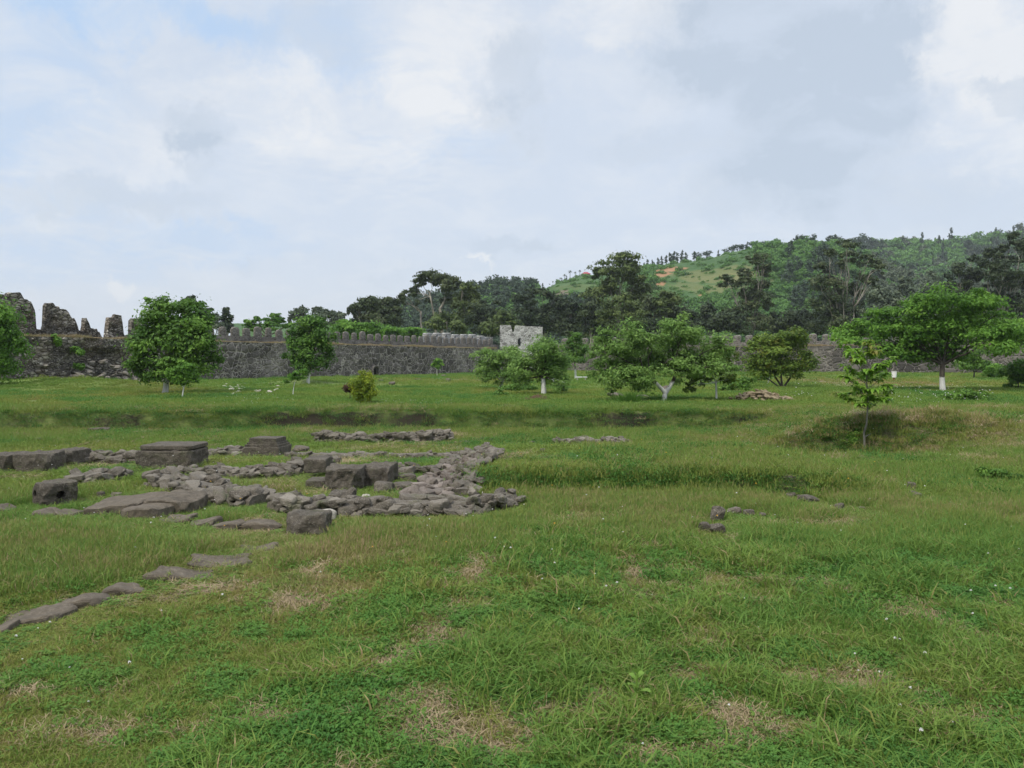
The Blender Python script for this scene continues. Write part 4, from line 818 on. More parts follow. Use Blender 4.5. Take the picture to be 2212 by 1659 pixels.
# ------------------------------------------------------------------ the hills
def hill(name, ridge, Dr, D0, D1, pxs, seed, mat, foot=-2.0, power=1.0):
    px = np.arange(pxs[0], pxs[1], 7.0); t = np.linspace(0, 1.5, 70)
    ry = np.interp(px, [r[0] for r in ridge], [r[1] for r in ridge]); zr = CAM_Z + (781 - ry) / 1720 * Dr
    PX, T = np.meshgrid(px, t); D_ = np.where(T <= 1, D0 + (Dr - D0) * T, Dr + (D1 - Dr) * (T - 1) / 0.5)
    X = (PX - 1106) / 1720 * D_; sh = np.where(T <= 1, np.sin(np.clip(T, 0, 1) * np.pi / 2) ** power, np.cos(np.clip(T - 1, 0, 1) * np.pi * 0.75))
    Z = foot + (zr[None, :] - foot) * sh
    bump = sm(0, 0.25, T) * (1 - 0.85 * np.exp(-((T - 1) / 0.06) ** 2))
    Z = Z + bump * (7 * (fbm(X / 60, D_ / 60, seed) - 0.5) + 2.5 * (fbm(X / 14, D_ / 14, seed + 4) - 0.5))
    n, m = PX.shape; I = np.arange(n * m).reshape(n, m); F = np.stack([I[:-1, :-1], I[:-1, 1:], I[1:, 1:], I[1:, :-1]], -1).reshape(-1, 4)
    o = link(name, mesh_np(name, np.stack([X, D_, Z], -1), F, mat, None, True)); tag(o, kind='structure')
    def height(x, y):
        pxx = 1106 + 1720 * x / y; tt = np.where(y <= Dr, (y - D0) / (Dr - D0), 1 + 0.5 * (y - Dr) / (D1 - Dr))
        z0 = CAM_Z + (781 - np.interp(pxx, [r[0] for r in ridge], [r[1] for r in ridge])) / 1720 * Dr
        s_ = np.where(tt <= 1, np.sin(np.clip(tt, 0, 1) * np.pi / 2) ** power, np.cos(np.clip(tt - 1, 0, 1) * np.pi * 0.75))
        b_ = sm(0, 0.25, tt) * (1 - 0.85 * np.exp(-((tt - 1) / 0.06) ** 2))
        return foot + (z0 - foot) * s_ + b_ * (7 * (fbm(x / 60, y / 60, seed) - 0.5) + 2.5 * (fbm(x / 14, y / 14, seed + 4) - 0.5))
    return height
RIDGE_A = [(600, 705), (800, 690), (900, 678), (1000, 652), (1060, 642), (1100, 645), (1150, 640), (1180, 628), (1200, 617), (1260, 601), (1330, 599), (1390, 590), (1430, 583), (1500, 573), (1560, 560), (1620, 547), (1680, 543), (1760, 548), (1830, 556), (1880, 580), (1940, 615), (2050, 650), (2300, 660), (2700, 670)]
RIDGE_B = [(1500, 640), (1650, 600), (1750, 575), (1850, 560), (1960, 553), (2050, 553), (2120, 548), (2200, 535), (2300, 525), (2500, 520), (2700, 530)]
DA, DB = 430.0, 760.0
def hit(height, px, py, a, b):
    """where the sight line through a place of the layout grid meets a hill"""
    d = pixdir(px, py); ts = np.linspace(a, b, 1500); X = d.x / d.y * ts; Z = CAM_Z + d.z / d.y * ts
    below = np.nonzero(Z <= height(X, ts))[0]; y = ts[below[0]] if len(below) else b
    return Vector((float(d.x / d.y * y), float(y), float(height(np.array([d.x / d.y * y]), np.array([y]))[0])))
def hill_mat(name, spots, base):
    m, t, out = new_mat(name); co = posco(t)
    wv = t.vmath('ADD', co, t.vmath('MULTIPLY', t.vmath('SUBTRACT', t.noise(co, 0.06, 5, 0.65, 0, True), (0.5, 0.5, 0.5)), (30, 30, 10)))
    n = t.noise(co, 0.035, 6, 0.65); n2 = t.noise(co, 0.25, 4, 0.65)
    c = t.mix(t.maprange(n, 0.38, 0.62), base[0], base[1]); c = t.mix(t.maprange(n2, 0.5, 0.7, 0, 0.7), c, base[2])
    for (p, r, col, amt) in spots:
        e = t.vmath('MULTIPLY', t.vmath('SUBTRACT', wv, tuple(p)), (1 / r[0], 1 / r[1], 1 / r[2]))
        c = t.mix(t.maprange(t.vmath('LENGTH', e), 1.15, 0.75, 0, amt, True), c, col)
    principled(t, out, c, 1.0, n2, 0.6, 1.0); return m
_m0 = bpy.data.materials.new('hill_turf')
hA = hill('hill', RIDGE_A, DA, 215.0, 640.0, (500, 2700), 11, _m0, power=2.1)
spots = []
def spot(px, py, rx, ry, col, amt):
    p = hit(hA, px, py, 216, DA); k = p.y / 1720; spots.append((p, (rx * k, 400 if False else 26, max(ry * k, 1.5)), col, amt))
DIRT, TAN = (0.27, 0.15, 0.075), (0.135, 0.135, 0.050)
for a in [(1540, 600, 60, 14, TAN, 0.8), (1500, 590, 50, 8, TAN, .6), (1600, 590, 40, 30, TAN, 0.7), (1560, 625, 60, 20, TAN, .7), (1640, 600, 40, 20, TAN, .4), (1480, 620, 30, 14, TAN, .5), (1250, 618, 60, 8, TAN, .25)]: spot(*a)
for a in [(1440, 584, 46, 7, DIRT, 1.0), (1415, 593, 34, 12, DIRT, 1.0), (1411, 608, 20, 18, DIRT, 1.0), (1410, 630, 12, 20, DIRT, 1.0), (1380, 592, 30, 5, DIRT, .9), (1540, 642, 24, 8, DIRT, .9), (1215, 632, 22, 9, (0.16, 0.12, 0.09), .8)]: spot(*a)
_m1 = hill_mat('hill_turf_and_scars', spots, ((0.034, 0.080, 0.020), (0.052, 0.102, 0.026), (0.080, 0.115, 0.036)))
bpy.data.objects['hill'].data.materials.clear(); bpy.data.objects['hill'].data.materials.append(_m1); bpy.data.materials.remove(_m0)
_m2 = hill_mat('far_hill_turf', [], ((0.035, 0.075, 0.030), (0.050, 0.095, 0.036), (0.060, 0.100, 0.045)))
hB = hill('far_hill', RIDGE_B, DB, 470.0, 1150.0, (1350, 2900), 27, _m2, power=1.7)

# ---- instancing of ground cover: real little meshes on points (geometry nodes)
def scatter(name, pts, rot, scl, idx, tint, protos, kind='stuff'):
    V = np.asarray(pts, np.float32); me = bpy.data.meshes.new(name); me.vertices.add(len(V)); me.vertices.foreach_set('co', V.ravel())
    for k, ty, arr in (('rot', 'FLOAT_VECTOR', rot), ('scl', 'FLOAT_VECTOR', scl), ('idx', 'INT', idx), ('tint', 'FLOAT', tint)):
        a = me.attributes.new(k, ty, 'POINT'); a.data.foreach_set('vector' if ty == 'FLOAT_VECTOR' else 'value', np.asarray(arr, np.int32 if ty == 'INT' else np.float32).ravel())
    o = link(name, me); tag(o, kind=kind)
    pc = bpy.data.collections.new(name + '_shapes')
    for i, p in enumerate(protos):
        q = bpy.data.objects.new('%s_shape_%03d' % (name, i), p); pc.objects.link(q)
    ng = bpy.data.node_groups.new(name + '_nodes', 'GeometryNodeTree')
    ng.interface.new_socket('Geometry', in_out='INPUT', socket_type='NodeSocketGeometry'); ng.interface.new_socket('Geometry', in_out='OUTPUT', socket_type='NodeSocketGeometry')
    N = ng.nodes; L = ng.links; gi = N.new('NodeGroupInput'); go = N.new('NodeGroupOutput')
    ci = N.new('GeometryNodeCollectionInfo'); ci.inputs['Collection'].default_value = pc; ci.inputs['Separate Children'].default_value = True; ci.inputs['Reset Children'].default_value = True
    ip = N.new('GeometryNodeInstanceOnPoints'); ip.inputs['Pick Instance'].default_value = True
    def na(nm, ty):
        n = N.new('GeometryNodeInputNamedAttribute'); n.data_type = ty; n.inputs['Name'].default_value = nm; return n.outputs['Attribute']
    er = N.new('FunctionNodeEulerToRotation'); L.new(na('rot', 'FLOAT_VECTOR'), er.inputs[0])
    L.new(gi.outputs[0], ip.inputs['Points']); L.new(ci.outputs[0], ip.inputs['Instance']); L.new(na('idx', 'INT'), ip.inputs['Instance Index'])
    L.new(er.outputs[0], ip.inputs['Rotation']); L.new(na('scl', 'FLOAT_VECTOR'), ip.inputs['Scale']); L.new(ip.outputs[0], go.inputs[0])
    md = o.modifiers.new('scatter', 'NODES'); md.node_group = ng
    return o
rngs = np.random.default_rng(77)
def tree_shape(name, blobs, n, size, mat, seed, stem=None):
    rng = np.random.default_rng(seed); P, N_, T, _ = crown_points(blobs, n, rng, 9, 0.4); V, F = leaf_quads(P, N_, size, rng, 0.7)
    parts = [(V, [F])]; T = list(T)
    if stem:
        sv, sf = tube(curve_pts((0, 0, -1), (0, 0, stem), 4), [0.3, 0.26, 0.2, 0.1], 4); parts.append((sv, sf)); T += [0.0] * sum(len(f) for f in sf)
    V, F = join(parts)
    # join() orders quads first by first appearance, so the leaf tints stay in front
    return mesh_np(name, V, F, mat, {'tint': ('FACE', T[:sum(len(f) for f in F)])})
far_shapes = [tree_shape('broad_crown', [(0, 0, 5.0, 3.6, 3.6, 3.0), (1.5, 0.5, 7.0, 2.4, 2.4, 2.0), (-1.6, -0.6, 6.2, 2.5, 2.5, 2.2)], 420, 1.0, L_hill, 301),
              tree_shape('low_scrub', [(0, 0, 1.2, 2.6, 2.6, 1.5), (1.8, 0.8, 1.2, 1.8, 1.8, 1.3), (-1.7, -1.1, 1.0, 1.9, 1.9, 1.2)], 300, 0.8, L_hill, 302),
              tree_shape('dark_crown', [(0, 0, 6.0, 2.6, 2.6, 3.4), (0.6, 0.3, 9.0, 1.9, 1.9, 2.2), (-0.8, 0, 3.6, 2.6, 2.6, 2.0)], 420, 0.95, L_pine, 303, 5),
              tree_shape('spire', [(0, 0, 2.5, 2.2, 2.2, 1.5), (0, 0, 5.0, 1.7, 1.7, 1.6), (0, 0, 7.8, 1.2, 1.2, 1.5), (0, 0, 10.0, 0.7, 0.7, 1.3)], 420, 0.85, L_pine, 304, 9),
              tree_shape('grey_crown', [(0, 0, 5.6, 2.6, 2.6, 3.0), (0.9, 0.4, 8.2, 2.0, 2.0, 2.0), (-1.1, 0.2, 6.6, 2.0, 2.0, 2.0)], 400, 0.9, L_grey, 305, 5)]
def forest(name, height, n, pxr, yr, choose, sc):
    px = rngs.uniform(*pxr, n * 3); y = rngs.uniform(*yr, n * 3); x = (px - 1106) / 1720 * y
    keep, kind, size = choose(px, y, x); ok = np.nonzero(keep)[0][:n]
    x, y, kind, size = x[ok], y[ok], kind[ok], size[ok]; m = len(x)
    z = height(x, y) - 0.4
    rot = np.stack([np.zeros(m), np.zeros(m), rngs.uniform(0, 6.28, m)], -1); s0 = size * rngs.uniform(0.55, 1.55, m)
    scatter(name, np.stack([x, y, z], -1), rot, np.stack([s0 * sc, s0 * sc, s0 * rngs.uniform(0.85, 1.2, m)], -1), kind, np.full(m, 0.5), far_shapes)
def chooseA(px, y, x):
    t = (y - 215) / (DA - 215); r = rngs.uniform(0, 1, len(px)); grove = fbm(x / 40, y / 40, 55)
    open_ = sm(1395, 1430, px) * (1 - sm(1585, 1680, px + 60 * (grove - .5))) * sm(0.45, 0.6, t) + (1 - sm(1330, 1370, px)) * sm(1140, 1180, px) * sm(0.45, 0.55, t)
    keep = (r > open_ * 0.80) & (t < 0.97)
    k = np.where(grove > 0.56, 0, 1); k = np.where((px > 1700) & (rngs.uniform(0, 1, len(px)) < 0.10), 2, k); k = np.where((px > 1880) & (rngs.uniform(0, 1, len(px)) < .35), 4, k); k = np.where(px < 1290, np.where(rngs.uniform(0, 1, len(px)) < .6, 0, 2), k)
    k = np.where(open_ > 0.5, 1, k)
    return keep, k, np.where(k == 1, 0.62, np.where(k >= 2, 0.62, 0.50)) * np.where(open_ > .5, rngs.uniform(0.3, 0.95, len(px)), 1)
forest('hillside_forest', hA, 11000, (780, 2300), (222, DA), chooseA, 1.0)
def chooseB(px, y, x):
    r = rngs.uniform(0, 1, len(px)); grove = fbm(x / 70, y / 70, 57)
    k = np.where(grove > 0.55, 0, 2); k = np.where(r < 0.10, 3, k); k = np.where(r > 0.90, 4, k); k = np.where((r > 0.5) & (r < 0.6), 0, k)
    return np.ones(len(px), bool), k, 0.7 + 0.6 * rngs.random(len(px)) ** 2
forest('far_forest', hB, 4600, (1640, 2420), (560, DB + 10), chooseB, 0.95)

# ---- single trees along the skyline of the near hill
def ridge_tree(name, label, cat, px, kind, hpx, group=None, dy=0):
    g = at(px, 781, DA - 4 + dy); g.z = float(hA(np.array([g.x]), np.array([g.y]))[0]) - 0.3
    sc = hpx * g.y / 1720
    t = thing(name, label, cat, g, rngs.uniform(0, 6.28), group); t['kind'] = 'thing'
    for (pn, me) in RIDGE_SHAPES[kind]: link(pn, me, t, None, None, (sc * (1.15 if kind in ('round',) else 1.0),) * 2 + (sc,))
def unit_shape(blobs, n, size, mat, seed, stem_top, stem_r=0.035):
    rng = np.random.default_rng(seed); P, N_, T, subs = crown_points(blobs, n, rng, 8, 0.4); V, F = leaf_quads(P, N_, size, rng, 0.7)
    c = mesh_np('crown', V, F, mat, {'tint': ('FACE', T)}); V, F = tube(curve_pts((0, 0, -0.05), (0, 0, stem_top), 4), np.linspace(stem_r, stem_r * 0.5, 4), 5)
    return [('crown', c), ('trunk', mesh_np('trunk', V, F, BARK))]
def palm_shape():
    rng = np.random.default_rng(5); V, F, T, n0 = [], [], [], 0
    for k in range(22):
        th = k * 2.4; el = rng.uniform(-0.5, 0.9); L = rng.uniform(0.18, 0.25)
        d = np.array([math.cos(th) * math.cos(el), math.sin(th) * math.cos(el), math.sin(el)]); s_ = np.array([-math.sin(th), math.cos(th), 0]); o = np.array([0, 0, 0.86])
        p = [o, o + d * L * 0.55, o + d * L - np.array([0, 0, 0.08])]
        for i, wd in enumerate((0.012, 0.035, 0.004)): V += [p[i] + s_ * wd, p[i] - s_ * wd]
        F += [[n0, n0 + 1, n0 + 3, n0 + 2], [n0 + 2, n0 + 3, n0 + 5, n0 + 4]]; T += [0.3, 0.6]; n0 += 6
    c = mesh_np('crown', V, np.array(F), L_pine, {'tint': ('FACE', T)}); V, F = tube(curve_pts((0, 0, -0.05), (0, 0, 0.87), 5), [0.03, 0.025, 0.022, 0.022, 0.025], 6)
    return [('crown', c), ('trunk', mesh_np('trunk', V, F, BARK))]
RIDGE_SHAPES = {'round': unit_shape([(0, 0, 0.62, 0.36, 0.36, 0.32), (0.18, 0.05, 0.75, 0.24, 0.24, 0.2), (-0.2, 0, 0.55, 0.24, 0.24, 0.24)], 420, 0.085, L_pine, 311, 0.5),
                'conifer': unit_shape([(0, 0, 0.32, 0.17, 0.17, 0.13), (0.02, 0, 0.52, 0.15, 0.15, 0.14), (0, 0, 0.72, 0.11, 0.11, 0.13), (0, 0, 0.9, 0.06, 0.06, 0.1)], 380, 0.075, L_pine, 312, 0.8),
                'slim': unit_shape([(0, 0, 0.5, 0.14, 0.14, 0.2), (0.03, 0, 0.75, 0.13, 0.13, 0.16), (-0.03, 0, 0.9, 0.08, 0.08, 0.1)], 300, 0.075, L_pine, 313, 0.7),
                'palm': palm_shape()}
house_px = 1265
g = at(house_px, 781, DA - 8); g.z = float(hA(np.array([g.x]), np.array([g.y]))[0])
h = thing('hill_house', 'small house with a bright red hipped roof on the hill ridge beside the palms', 'house', g); h['kind'] = 'thing'
bx, bf = gridbox(1, 1, 1); link('wall', mesh_np('wall', bx * np.array([2.2, 1.8, 0.8]) + np.array([0, 0, 0.5]), bf, P_wallh), h)
rv = np.array([(-2.9, -2.3, 1.25), (2.9, -2.3, 1.25), (2.9, 2.3, 1.25), (-2.9, 2.3, 1.25), (-0.9, 0, 2.6), (0.9, 0, 2.6), (-2.9, -2.3, 1.1), (2.9, -2.3, 1.1), (2.9, 2.3, 1.1), (-2.9, 2.3, 1.1)])
h.scale = (0.85, 0.85, 0.85); link('roof', mesh_np('roof', rv, [np.array([(0, 1, 5, 4), (2, 3, 4, 5), (0, 6, 7, 1), (1, 7, 8, 2), (2, 8, 9, 3), (3, 9, 6, 0), (6, 9, 8, 7)]), np.array([(1, 2, 5), (3, 0, 4)])], P_roof), h)
for sx in (-1, 1): link('window', mesh_np('window', bx * np.array([0.4, 0.05, 0.35]) + np.array([sx * 1.1, -1.82, 0.6]), bf, P_dark), h)
for i, (px, hh, kd) in enumerate([(1219, 19, 'palm'), (1231, 24, 'palm'), (1242, 18, 'palm'), (1252, 19, 'palm'), (1210, 14, 'palm'), (1202, 13, 'palm'), (1194, 13, 'palm')]):
    ridge_tree('palm_tree', 'slim palm in the row on the ridge left of the red-roofed house', 'palm', px, kd, hh, 'palms on the ridge by the red-roofed house')
for px, hh, kd in [(1172, 20, 'conifer'), (1164, 16, 'conifer'), (1223, 15, 'conifer'), (1213, 12, 'slim')]:
    ridge_tree('conifer', 'small dark conifer among the palms on the ridge left of the red-roofed house', 'tree', px, kd, hh, 'conifers among the ridge palms')
for px, hh, kd in [(1398, 26, 'slim'), (1408, 24, 'conifer'), (1420, 26, 'slim'), (1428, 28, 'conifer'), (1438, 28, 'slim'), (1446, 32, 'slim'), (1455, 34, 'slim'), (1462, 30, 'slim'), (1472, 34, 'conifer'), (1480, 28, 'slim'), (1390, 20, 'slim'), (1412, 18, 'slim'), (1450, 26, 'slim')]:
    ridge_tree('ridge_pine', 'upright dark pine in the close row on the ridge above the orange landslide', 'tree', px, kd, hh, 'pines above the orange landslide')
for px, hh, kd in [(1505, 26, 'round'), (1526, 26, 'round'), (1498, 28, 'slim'), (1550, 20, 'conifer'), (1566, 20, 'round'), (1580, 24, 'round'), (1592, 24, 'round'), (1604, 22, 'round'), (1612, 24, 'conifer'), (1626, 24, 'round'), (1640, 22, 'round'), (1655, 24, 'round'), (1668, 22, 'round'), (1682, 18, 'round')]:
    ridge_tree('ridge_tree', 'round dark tree on the skyline of the grassy hill, right of the pine row', 'tree', px, kd, hh, 'round trees on the hill skyline')
for px, hh, kd in [(1750, 20, 'conifer'), (1760, 18, 'slim'), (1772, 24, 'conifer'), (1780, 26, 'conifer'), (1790, 24, 'slim'), (1808, 18, 'conifer'), (1742, 16, 'round'), (1720, 14, 'round'), (1700, 16, 'round'), (1830, 24, 'conifer')]:
    ridge_tree('ridge_pine', 'dark conifer on the skyline left of the many-clumped eucalyptus', 'tree', px, kd, hh, 'conifers on the skyline by the many-clumped eucalyptus')
# ------------------------------------------------------------------ stones
def rock_vf(seed, dims=(1, 1, 1), sub=3, rough=0.22, angular=0.5):
    """a broken stone: a subdivided box drawn towards a ball, cut by a few planes and roughened"""
    V, F = gridbox(sub * 2, sub * 2, sub * 2); rng = np.random.default_rng(seed)
    nrm = np.linalg.norm(V, axis=1)[:, None]; ball = V / nrm; V = ball * (1 - angular) + V * 0.82 * angular
    for k in range(7):
        d = rng.normal(0, 1, 3); d /= np.linalg.norm(d); h = rng.uniform(0.62, 0.9); s = V @ d - h; V = V - np.where(s > 0, s, 0)[:, None] * d * 0.9
    q = V * 1.3 + seed * 3.7; N = normals_of(V, [F])
    V = V + N * (rough * (fbm3(q[:, 0], q[:, 1], q[:, 2], seed % 13, 4) - 0.5) * 1.6)[:, None]
    return V * np.array(dims) * 0.5, F
def block_vf(seed, w, d, h, n=10, rough=0.05, edge=9.0, chips=5, taper=0.0):
    V, F = gridbox(n, n, max(5, n // 2)); rng = np.random.default_rng(seed); a = np.abs(V)
    sc = (a ** edge).sum(1) ** (-1 / edge); V = V * np.minimum(sc * 1.03, 1)[:, None]
    P = V * np.array([w, d, h]) * 0.5
    for k in range(chips):                                   # knocked-off corners and edges
        c = rng.choice([-1, 1], 3) * np.array([1, 1, rng.choice([0.3, 1.0])]); c = c / np.linalg.norm(c)
        ext = np.max(P @ c); t = ext - rng.uniform(0.03, 0.22) * min(w, d, h) ; s = P @ c - t; P = P - np.where(s > 0, s, 0)[:, None] * c * 0.85
    if taper: P[:, :2] *= (1 - taper * (P[:, 2:3] / h + 0.5))
    q = P / 0.16 + seed * 5.1; q2 = P / 0.05 + seed; N = normals_of(P, [F]); L = min(w, d, h)
    P = P + N * (rough * L * 2.4 * (fbm3(q[:, 0], q[:, 1], q[:, 2], seed % 11) - 0.5) + rough * L * 1.3 * (vn3(q2[:, 0], q2[:, 1], q2[:, 2], 3) - 0.5))[:, None]
    P[:, 2] += h / 2
    return P, F
def stone_mesh(name, V, F, mat, smooth=False):
    return mesh_np(name, V, F, mat, None, smooth)
ROCKS = [rock_vf(400 + k, (1.0, 0.85, 0.7), 3, 0.22, [0.4, 0.6, 0.75, 0.5, 0.85, 0.7, 0.55, 0.8][k]) for k in range(8)]

def px_block(name, label, cat, x0, x1, y0, y1, deep, mat=S_block, seed=1, rz=0.0, sink=0.04, n=24, group=None, tilt=(0, 0), rough=0.06, edge=14.0, chips=9, taper=0.0, lift=0.0):
    """a squared stone filling a box of the layout grid: left, right, top of the far upper edge, foot"""
    g = ground_at((x0 + x1) / 2, y1); k = g.y / 1720; w = (x1 - x0) * k / (abs(math.cos(rz)) + abs(math.sin(rz)) * deep / max(0.05, (x1 - x0) * k) * 0.6)
    # its top shows too, so the face is lower than the box
    see = (CAM_Z - g.z) / g.y
    h = max(0.04, (y1 - y0) * k * 1.06 - deep * see * 0.65)
    V, F = block_vf(seed, w, deep, h + sink, n, rough, edge, chips, taper)
    o = link(name, stone_mesh(name, V, F, mat), None, (g.x, g.y + deep * 0.5, g.z - sink + lift), (tilt[0], tilt[1], rz)); tag(o, label, cat, group, 'thing'); return o
# the large dressed blocks
px_block('stone_block', 'wide dark squared block at the left edge, front one of its pair', 'stone block', 24, 105, 977, 1019, 0.55, S_block, 2, 0.05)
px_block('stone_block', 'dark squared block cut off by the left edge', 'stone block', -60, 24, 979, 1020, 0.6, S_block, 3, 0.02)
px_block('stone_block', 'rough dark block behind the wide one at the left edge', 'stone block', 102, 157, 970, 1010, 0.7, S_block, 4, -0.1)
o = px_block('moulded_block', 'largest carved block with a grooved lip along its top', 'stone block', 290, 415, 968, 1013, 0.75, S_block, 5, -0.03, n=28)
V, F = block_vf(55, 1.02, 0.70, 0.075, 12, 0.10, 9, 4); dim = o.dimensions
link('lip', stone_mesh('lip', V * np.array([0.88 * dim.x, 1, 1]), F, S_block), o, (0.02, 0.02, dim.z - 0.03))
def stepped_block():
    g = ground_at(567, 986); k = g.y / 1720
    t = thing('moulded_block', 'stepped block with mouldings narrowing towards its flat top', 'stone block', (g.x, g.y + 0.38, g.z - 0.03), -0.12)
    W = 84 * k; z = 0.0
    for nm, sc, hh, sd in (('plinth', 1.0, 0.235, 61), ('moulding', 0.90, 0.05, 62), ('moulding', 0.82, 0.045, 63), ('top_course', 0.74, 0.10, 64)):
        V, F = block_vf(sd, W * sc, 0.80 * sc, hh + 0.01, 22, 0.05, 16, 3); V[:, 2] += z; V[:, 0] += (1 - sc) * W * 0.05; z += hh
        link(nm, stone_mesh(nm, V, F, S_block), t)
stepped_block()
def holed_block():
    g = ground_at(93, 1097); k = g.y / 1720
    w = 0.39; h = 66 * k - 0.05
    V, F = block_vf(71, w, w, h, 22, 0.06, 11, 7)
    for (cx, cy, nx, ny) in ((-0.02, -w / 2, 0, -1), (w / 2, 0.02, 1, 0)):      # a dowel hole in each of the two faces seen
        c = np.array([cx, cy, h * 0.48]); dd = V - c; nrm = np.array([nx, ny, 0.0]); tang = np.array([-ny, nx, 0.0])
        # handled below with real sockets
    o = link('holed_block', stone_mesh('holed_block', V, F, S_block), None, (g.x, g.y + 0.24, g.z - 0.03), (0.02, 0.03, R(-42))); tag(o, 'cube-shaped dark block with a round hole in each of two faces', 'stone block', None, 'thing')
    bm_cut = []
    for (px_, py_, ax) in ((0.0, -w / 2, 'y'), (w / 2, 0.0, 'x')):
        a = np.arange(12) * math.pi / 6; r = 0.05
        ringo = np.stack([np.cos(a) * r, np.sin(a) * r], -1)
        if ax == 'y': A = np.stack([ringo[:, 0] - 0.03, np.full(12, py_ - 0.02), ringo[:, 1] + h * 0.56], -1); B = A + np.array([0, 0.14, 0])
        else: A = np.stack([np.full(12, px_ + 0.02), ringo[:, 0] + 0.0, ringo[:, 1] + h * 0.56], -1); B = A - np.array([0.14, 0, 0])
        bm_cut.append((np.concatenate([A, B]), [np.array([(i, (i + 1) % 12, 12 + (i + 1) % 12, 12 + i) for i in range(12)]), np.array([list(range(12))]), np.array([list(range(23, 11, -1))])]))
    cv, cf = join(bm_cut); cm = mesh_np('hole_cutter', cv, cf); co = bpy.data.objects.new('hole_cutter', cm); COL.objects.link(co)
    co.location = o.location; co.rotation_euler = o.rotation_euler
    md = o.modifiers.new('holes', 'BOOLEAN'); md.operation = 'DIFFERENCE'; md.object = co; md.solver = 'EXACT'
    bpy.context.view_layer.update(); dg = bpy.context.evaluated_depsgraph_get(); nm = bpy.data.meshes.new_from_object(o.evaluated_get(dg)); o.modifiers.clear(); o.data = nm; bpy.data.objects.remove(co)
holed_block()
px_block('stone_block', 'big rough dark block in the middle of the ruins, front one of three touching', 'stone block', 696, 779, 1006, 1064, 0.6, S_block, 8, 0.06, rough=0.08, n=26)
px_block('stone_block', 'big dark block rising behind the front one, on its right side', 'stone block', 765, 845, 1001, 1052, 0.75, S_block, 9, -0.05, rough=0.08, n=26)
px_block('stone_block', 'upper layered block on the left side of the big front block', 'stone block', 654, 704, 1005, 1034, 0.5, S_block, 10, 0.03, lift=0.12)
px_block('stone_block', 'lower dark block under the layered block beside the big front block', 'stone block', 658, 704, 1034, 1058, 0.4, S_block, 11)
px_block('stone_block', 'rough oblong block lying alone in the near grass, in front of a pale stone', 'stone block', 607, 702, 1106, 1160, 0.36, S_block, 12, 0.03, rough=0.08, edge=9, n=26)
for a in [(668, 720, 1102, 1131, 0.22, S_pale, 13, 'pale limestone lump behind the oblong block in the near grass'), (188, 232, 924, 937, 0.3, S_block, 14, 'small flat dark stone below the dark bank at the left'),
          (578, 630, 1066, 1094, 0.3, S_block, 15, 'blackish stone at the left end of the front ruined wall'), (706, 745, 1062, 1090, 0.3, S_block, 16, 'squarish grey stone standing on the front ruined wall'),
          (805, 845, 1042, 1068, 0.3, S_rub, 17, 'lichen-spotted stone right of the big rough blocks'), (845, 895, 1042, 1060, 0.35, S_block, 18, 'long dark stone lying right of the lichen-spotted one')]:
    px_block('stone', a[7], 'stone', *a[:5], mat=a[5], seed=a[6], rough=0.09, edge=5, chips=8)
# slabs lying almost flush with the turf
def slab(label, x0, x1, y0, y1, seed, hi=0.05, rz=None, group=None, mat=S_slab, name='paving_slab'):
    a = ground_at(x0, (y0 + y1) / 2); b = ground_at(x1, (y0 + y1) / 2); n_ = ground_at((x0 + x1) / 2, y1); f = ground_at((x0 + x1) / 2, y0)
    w = (b.x - a.x); d = max(0.14, 0.86 * (f.y - n_.y)); V, F = block_vf(seed, w * 1.02, d, 0.14, 22, 0.10, 8, 8); c = (n_ + f) / 2
    V[:, 0] *= 1 + 0.12 * np.sin(V[:, 1] / d * 5 + seed); V[:, 2] += 0.02 * np.sin(V[:, 0] / w * 4 + seed)
    o = link(name, stone_mesh(name, V, F, mat), None, (c.x, c.y, float(H(c.x, c.y)) - 0.14 + hi), (0, 0, (rz or 0.0))); tag(o, label, 'paving slab', group, 'thing')
for a in [('grey kerb slab in the grass cut by the left edge, nearest of the row', -30, 26, 1352, 1380, 81), ('broad dark kerb slab, second of the row from the left edge', 14, 142, 1316, 1356, 82), ('half grown-over kerb slab between the broad dark one and a narrow one', 146, 228, 1291, 1317, 83),
          ('narrow kerb slab nearly hidden by grass, in the middle of the row', 232, 308, 1269, 1289, 84), ('wide pale kerb slab, widest in the upper half of the row', 332, 462, 1232, 1258, 85), ('long kerb slab lying just beyond the wide pale one', 412, 540, 1201, 1230, 86), ('last small kerb slab of the row, closest to the oblong block', 522, 596, 1182, 1197, 87)]:
    slab(a[0], *a[1:], hi=0.032, rz=0.22)
for a in [('flat broad slab on the left of the three raised slabs near the holed block', 214, 335, 1086, 1120, 88, 0.13), ('flat slab in front of the three raised slabs near the holed block', 280, 372, 1100, 1126, 89, 0.12), ('thick slab on the right of the three raised slabs near the holed block', 337, 431, 1086, 1117, 90, 0.16),
          ('low slab in front of the holed block, left of two', 86, 124, 1106, 1119, 91, 0.05), ('low slab in front of the holed block, right of two', 124, 176, 1107, 1120, 92, 0.05), ('flush slab right in front of the three raised slabs', 356, 420, 1120, 1134, 93, 0.05),
          ('flush slab in the short row leading to the oblong block, second from its left end', 412, 470, 1128, 1141, 94, 0.05), ('flush slab in the short row leading to the oblong block, third from its left end', 458, 528, 1136, 1149, 95, 0.055), ('flush slab touching the left end of the oblong block', 524, 604, 1134, 1149, 96, 0.055), ('thin sliver of slab at the left edge by the holed block', -10, 32, 1098, 1110, 97, 0.05)]:
    slab(a[0], *a[1:6], 80 + a[5], a[6]) if False else slab(a[0], a[1], a[2], a[3], a[4], a[5], a[6])

